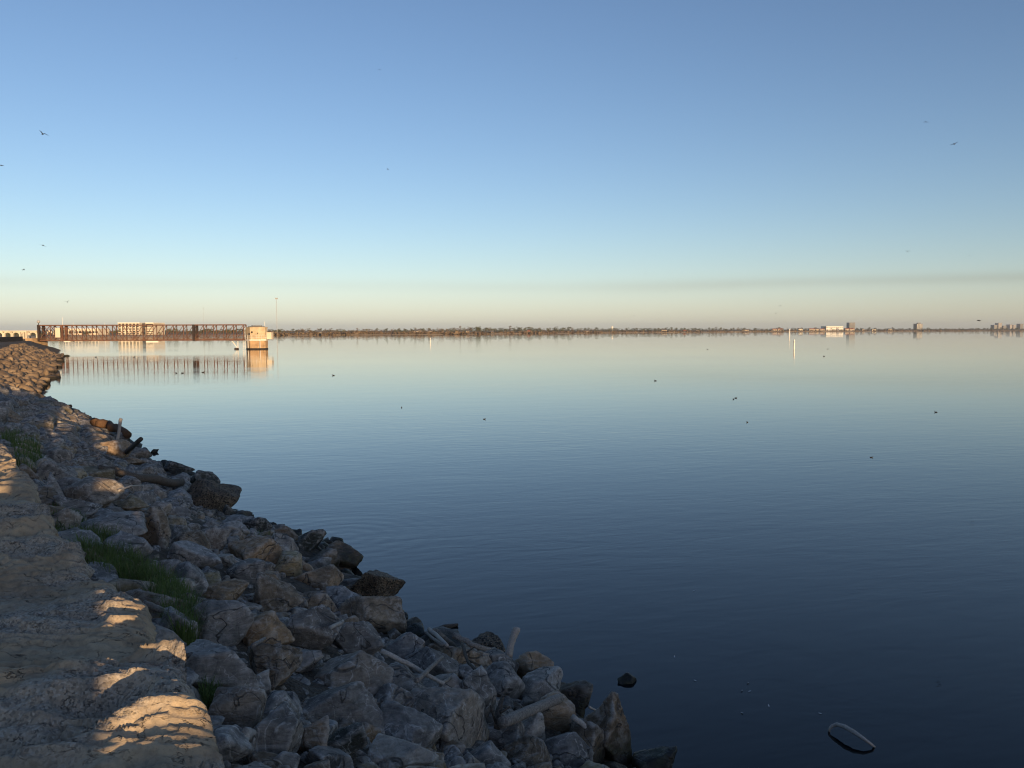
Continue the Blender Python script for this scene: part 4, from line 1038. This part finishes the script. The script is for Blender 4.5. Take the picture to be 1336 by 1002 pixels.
# low scrub along the far waterline
V, Fq, off = [], [], 0
for k in range(700):
    px = 345 + 1005 * wq.random(); D = far_d(px) + 6 + 14 * wq.random(); p = far_xy(px, D); n = 26; h = 1.5 + 1.6 * wq.random()
    C = wq.normal(0, 1, (n, 3)) * np.array([3.0, 2, .35]) * h * .5 + np.array([p.x, p.y, .5 + h * .35]); A = wq.normal(0, 1, (n, 3)) * .35 * h; Bv = wq.normal(0, 1, (n, 3)) * .3 * h
    V.append(np.stack([C - A, C + Bv, C + A, C - Bv], 1).reshape(-1, 3)); Fq.append(np.arange(4 * n).reshape(-1, 4) + off); off += 4 * n
sc_ = kind(obj('shore_scrub', tri_mesh('shore_scrub', np.concatenate(V), np.concatenate(Fq), False), M['tree_brown']), 'stuff', 'low brown scrub along the far waterline'); sc_['category'] = 'scrub'

# ------------------------------------------------------------------ birds and ducks
def bird_mesh(flap):
    b = MB(); b.tube([(-.085, 0, 0), (-.05, 0, 0), (0, 0, 0), (.045, 0, .004), (.065, 0, .006), (.08, 0, .004)], [.004, .014, .020, .015, .012, .003], 7)
    b.add([(-.085, -.004, 0), (-.085, .004, 0), (-.13, .022, 0), (-.12, 0, 0), (-.13, -.022, 0)], [[0, 1, 2, 3], [0, 3, 4]])
    for s in (-1, 1):
        b.add([(.03, s * .012, .008), (-.025, s * .012, .006), (-.015, s * .075, .006 + flap * .055), (.028, s * .075, .008 + flap * .055), (-.055, s * .17, flap * .05 - .01), (-.035, s * .165, flap * .05 - .008)],
              [[0, 1, 2, 3], [3, 2, 4, 5]])
    return b
BM = [bird_mesh(f).mesh('bird', False) for f in (.9, -.3, .4)]
for m_ in BM: m_.materials.append(M['bird'])
BIRDS = [(56, 175, 34, 'dark bird high above the left end of the footbridge'), (56, 320, 40, 'bird a little above the haze at the far left'), (31, 352, 62, 'small bird just below and left of the one in the haze'),
 (88, 394, 44, 'bird low over the footbridge'), (308, 76, 95, 'speck of a bird near the top left of the sky'), (495, 91, 80, 'speck of a bird in the upper sky left of centre'), (506, 221, 85, 'small bird in mid sky left of centre'),
 (1208, 159, 62, 'small bird in the upper right sky, left of a larger one'), (1245, 188, 42, 'larger bird in the upper right sky'), (1184, 328, 52, 'bird in the lower right sky above the smoke layer'), (1265, 333, 110, 'speck of a bird right of the one above the smoke'),
 (1018, 399, 85, 'upper of two small birds above the tall channel post'), (1012, 409, 62, 'lower of two small birds above the tall channel post'), (827, 412, 78, 'small bird low over the water tower trees'), (869, 381, 92, 'small bird in the pale sky right of the water tower'),
 (843, 357, 110, 'faint bird above the pale sky right of the water tower'), (1277, 418, 40, 'bird low beside the hazy skyline'), (2, 216, 48, 'bird cut by the left frame edge'), (597, 287, 130, 'faint speck of a bird near the sky centre')]
for k, (x, y, D, lab) in enumerate(BIRDS):
    o = obj('bird', BM[k % 3]); d = ray(x, y).normalized(); o.location = CAM + d * D; rr = random.Random(k); o.rotation_euler = (rr.uniform(-.5, .5), rr.uniform(-.2, .2), rr.uniform(0, 6.28)); tag(o, lab, 'bird', 'birds over the lake')
def duck():
    b = MB(); b.tube([(-.2, 0, .05), (-.15, 0, .035), (-.05, 0, .02), (.07, 0, .02), (.14, 0, .04)], [.012, .05, .085, .08, .03], 10); b.tube([(.12, 0, .05), (.15, 0, .11), (.16, 0, .15), (.19, 0, .155), (.21, 0, .15)], [.03, .022, .036, .034, .01], 8); b.tube([(.2, 0, .15), (.245, 0, .143)], [.012, .006], 6); return b
DM = duck().mesh('duck', True); DM.materials.append(M['duck'])
DUCKS = [(435, 490, 'lone dark duck on the water right of the tower reflection'), (230, 487, 'leftmost of three ducks beneath the footbridge reflection'), (238, 487, 'middle of three ducks beneath the footbridge reflection'), (265, 486, 'rightmost of three ducks beneath the footbridge reflection'),
 (855, 497, 'dark duck on the pale water right of centre'), (957, 521, 'left of a close pair of ducks right of centre'), (960, 519.5, 'right of a close pair of ducks right of centre'), (1221, 538, 'duck on the blue water at far right'), (1075, 465, 'distant duck right of the nearest marker post'),
 (1080, 455.5, 'distant duck beyond the one right of the nearest marker post'), (923, 456, 'distant duck left of the nearest marker post'), (524, 532, 'small duck on the blue water left of centre'), (632, 547, 'small duck near the centre of the lake'), (975, 551, 'small duck below the close pair'), (1137, 597, 'small duck on the blue water at right, nearest of all'), (125, 466, 'duck under the left part of the footbridge'), (175, 466, 'duck under the middle of the footbridge')]
for k, (x, y, lab) in enumerate(DUCKS):
    o = obj('duck', DM); p = at_z(x, y, 0); o.location = p; rr = random.Random(k + 40); o.rotation_euler = (0, 0, rr.uniform(0, 6.28)); s = min(.8, 3.8 * p.length / F / .42); o.scale = (s, s, s); tag(o, lab, 'duck', 'ducks on the lake')

# ------------------------------------------------------------------ haze over the lake
hz = MB().box((0, 0, 28), (15000, 15000, 64)).build('haze', None)
hm = bpy.data.materials.new('haze'); hm.use_nodes = True; hn = hm.node_tree.nodes; hn.remove(hn['Principled BSDF'])
pv = hn.new('ShaderNodeVolumePrincipled'); pv.inputs['Color'].default_value = (.86, .93, 1.0, 1); pv.inputs['Density'].default_value = 0.85e-4; pv.inputs['Anisotropy'].default_value = .2
hm.node_tree.links.new(pv.outputs[0], hn['Material Output'].inputs['Volume']); hz.data.materials.append(hm)
hz['kind'] = 'stuff'; hz['label'] = 'thin pale haze over the whole lake'; hz['category'] = 'haze'
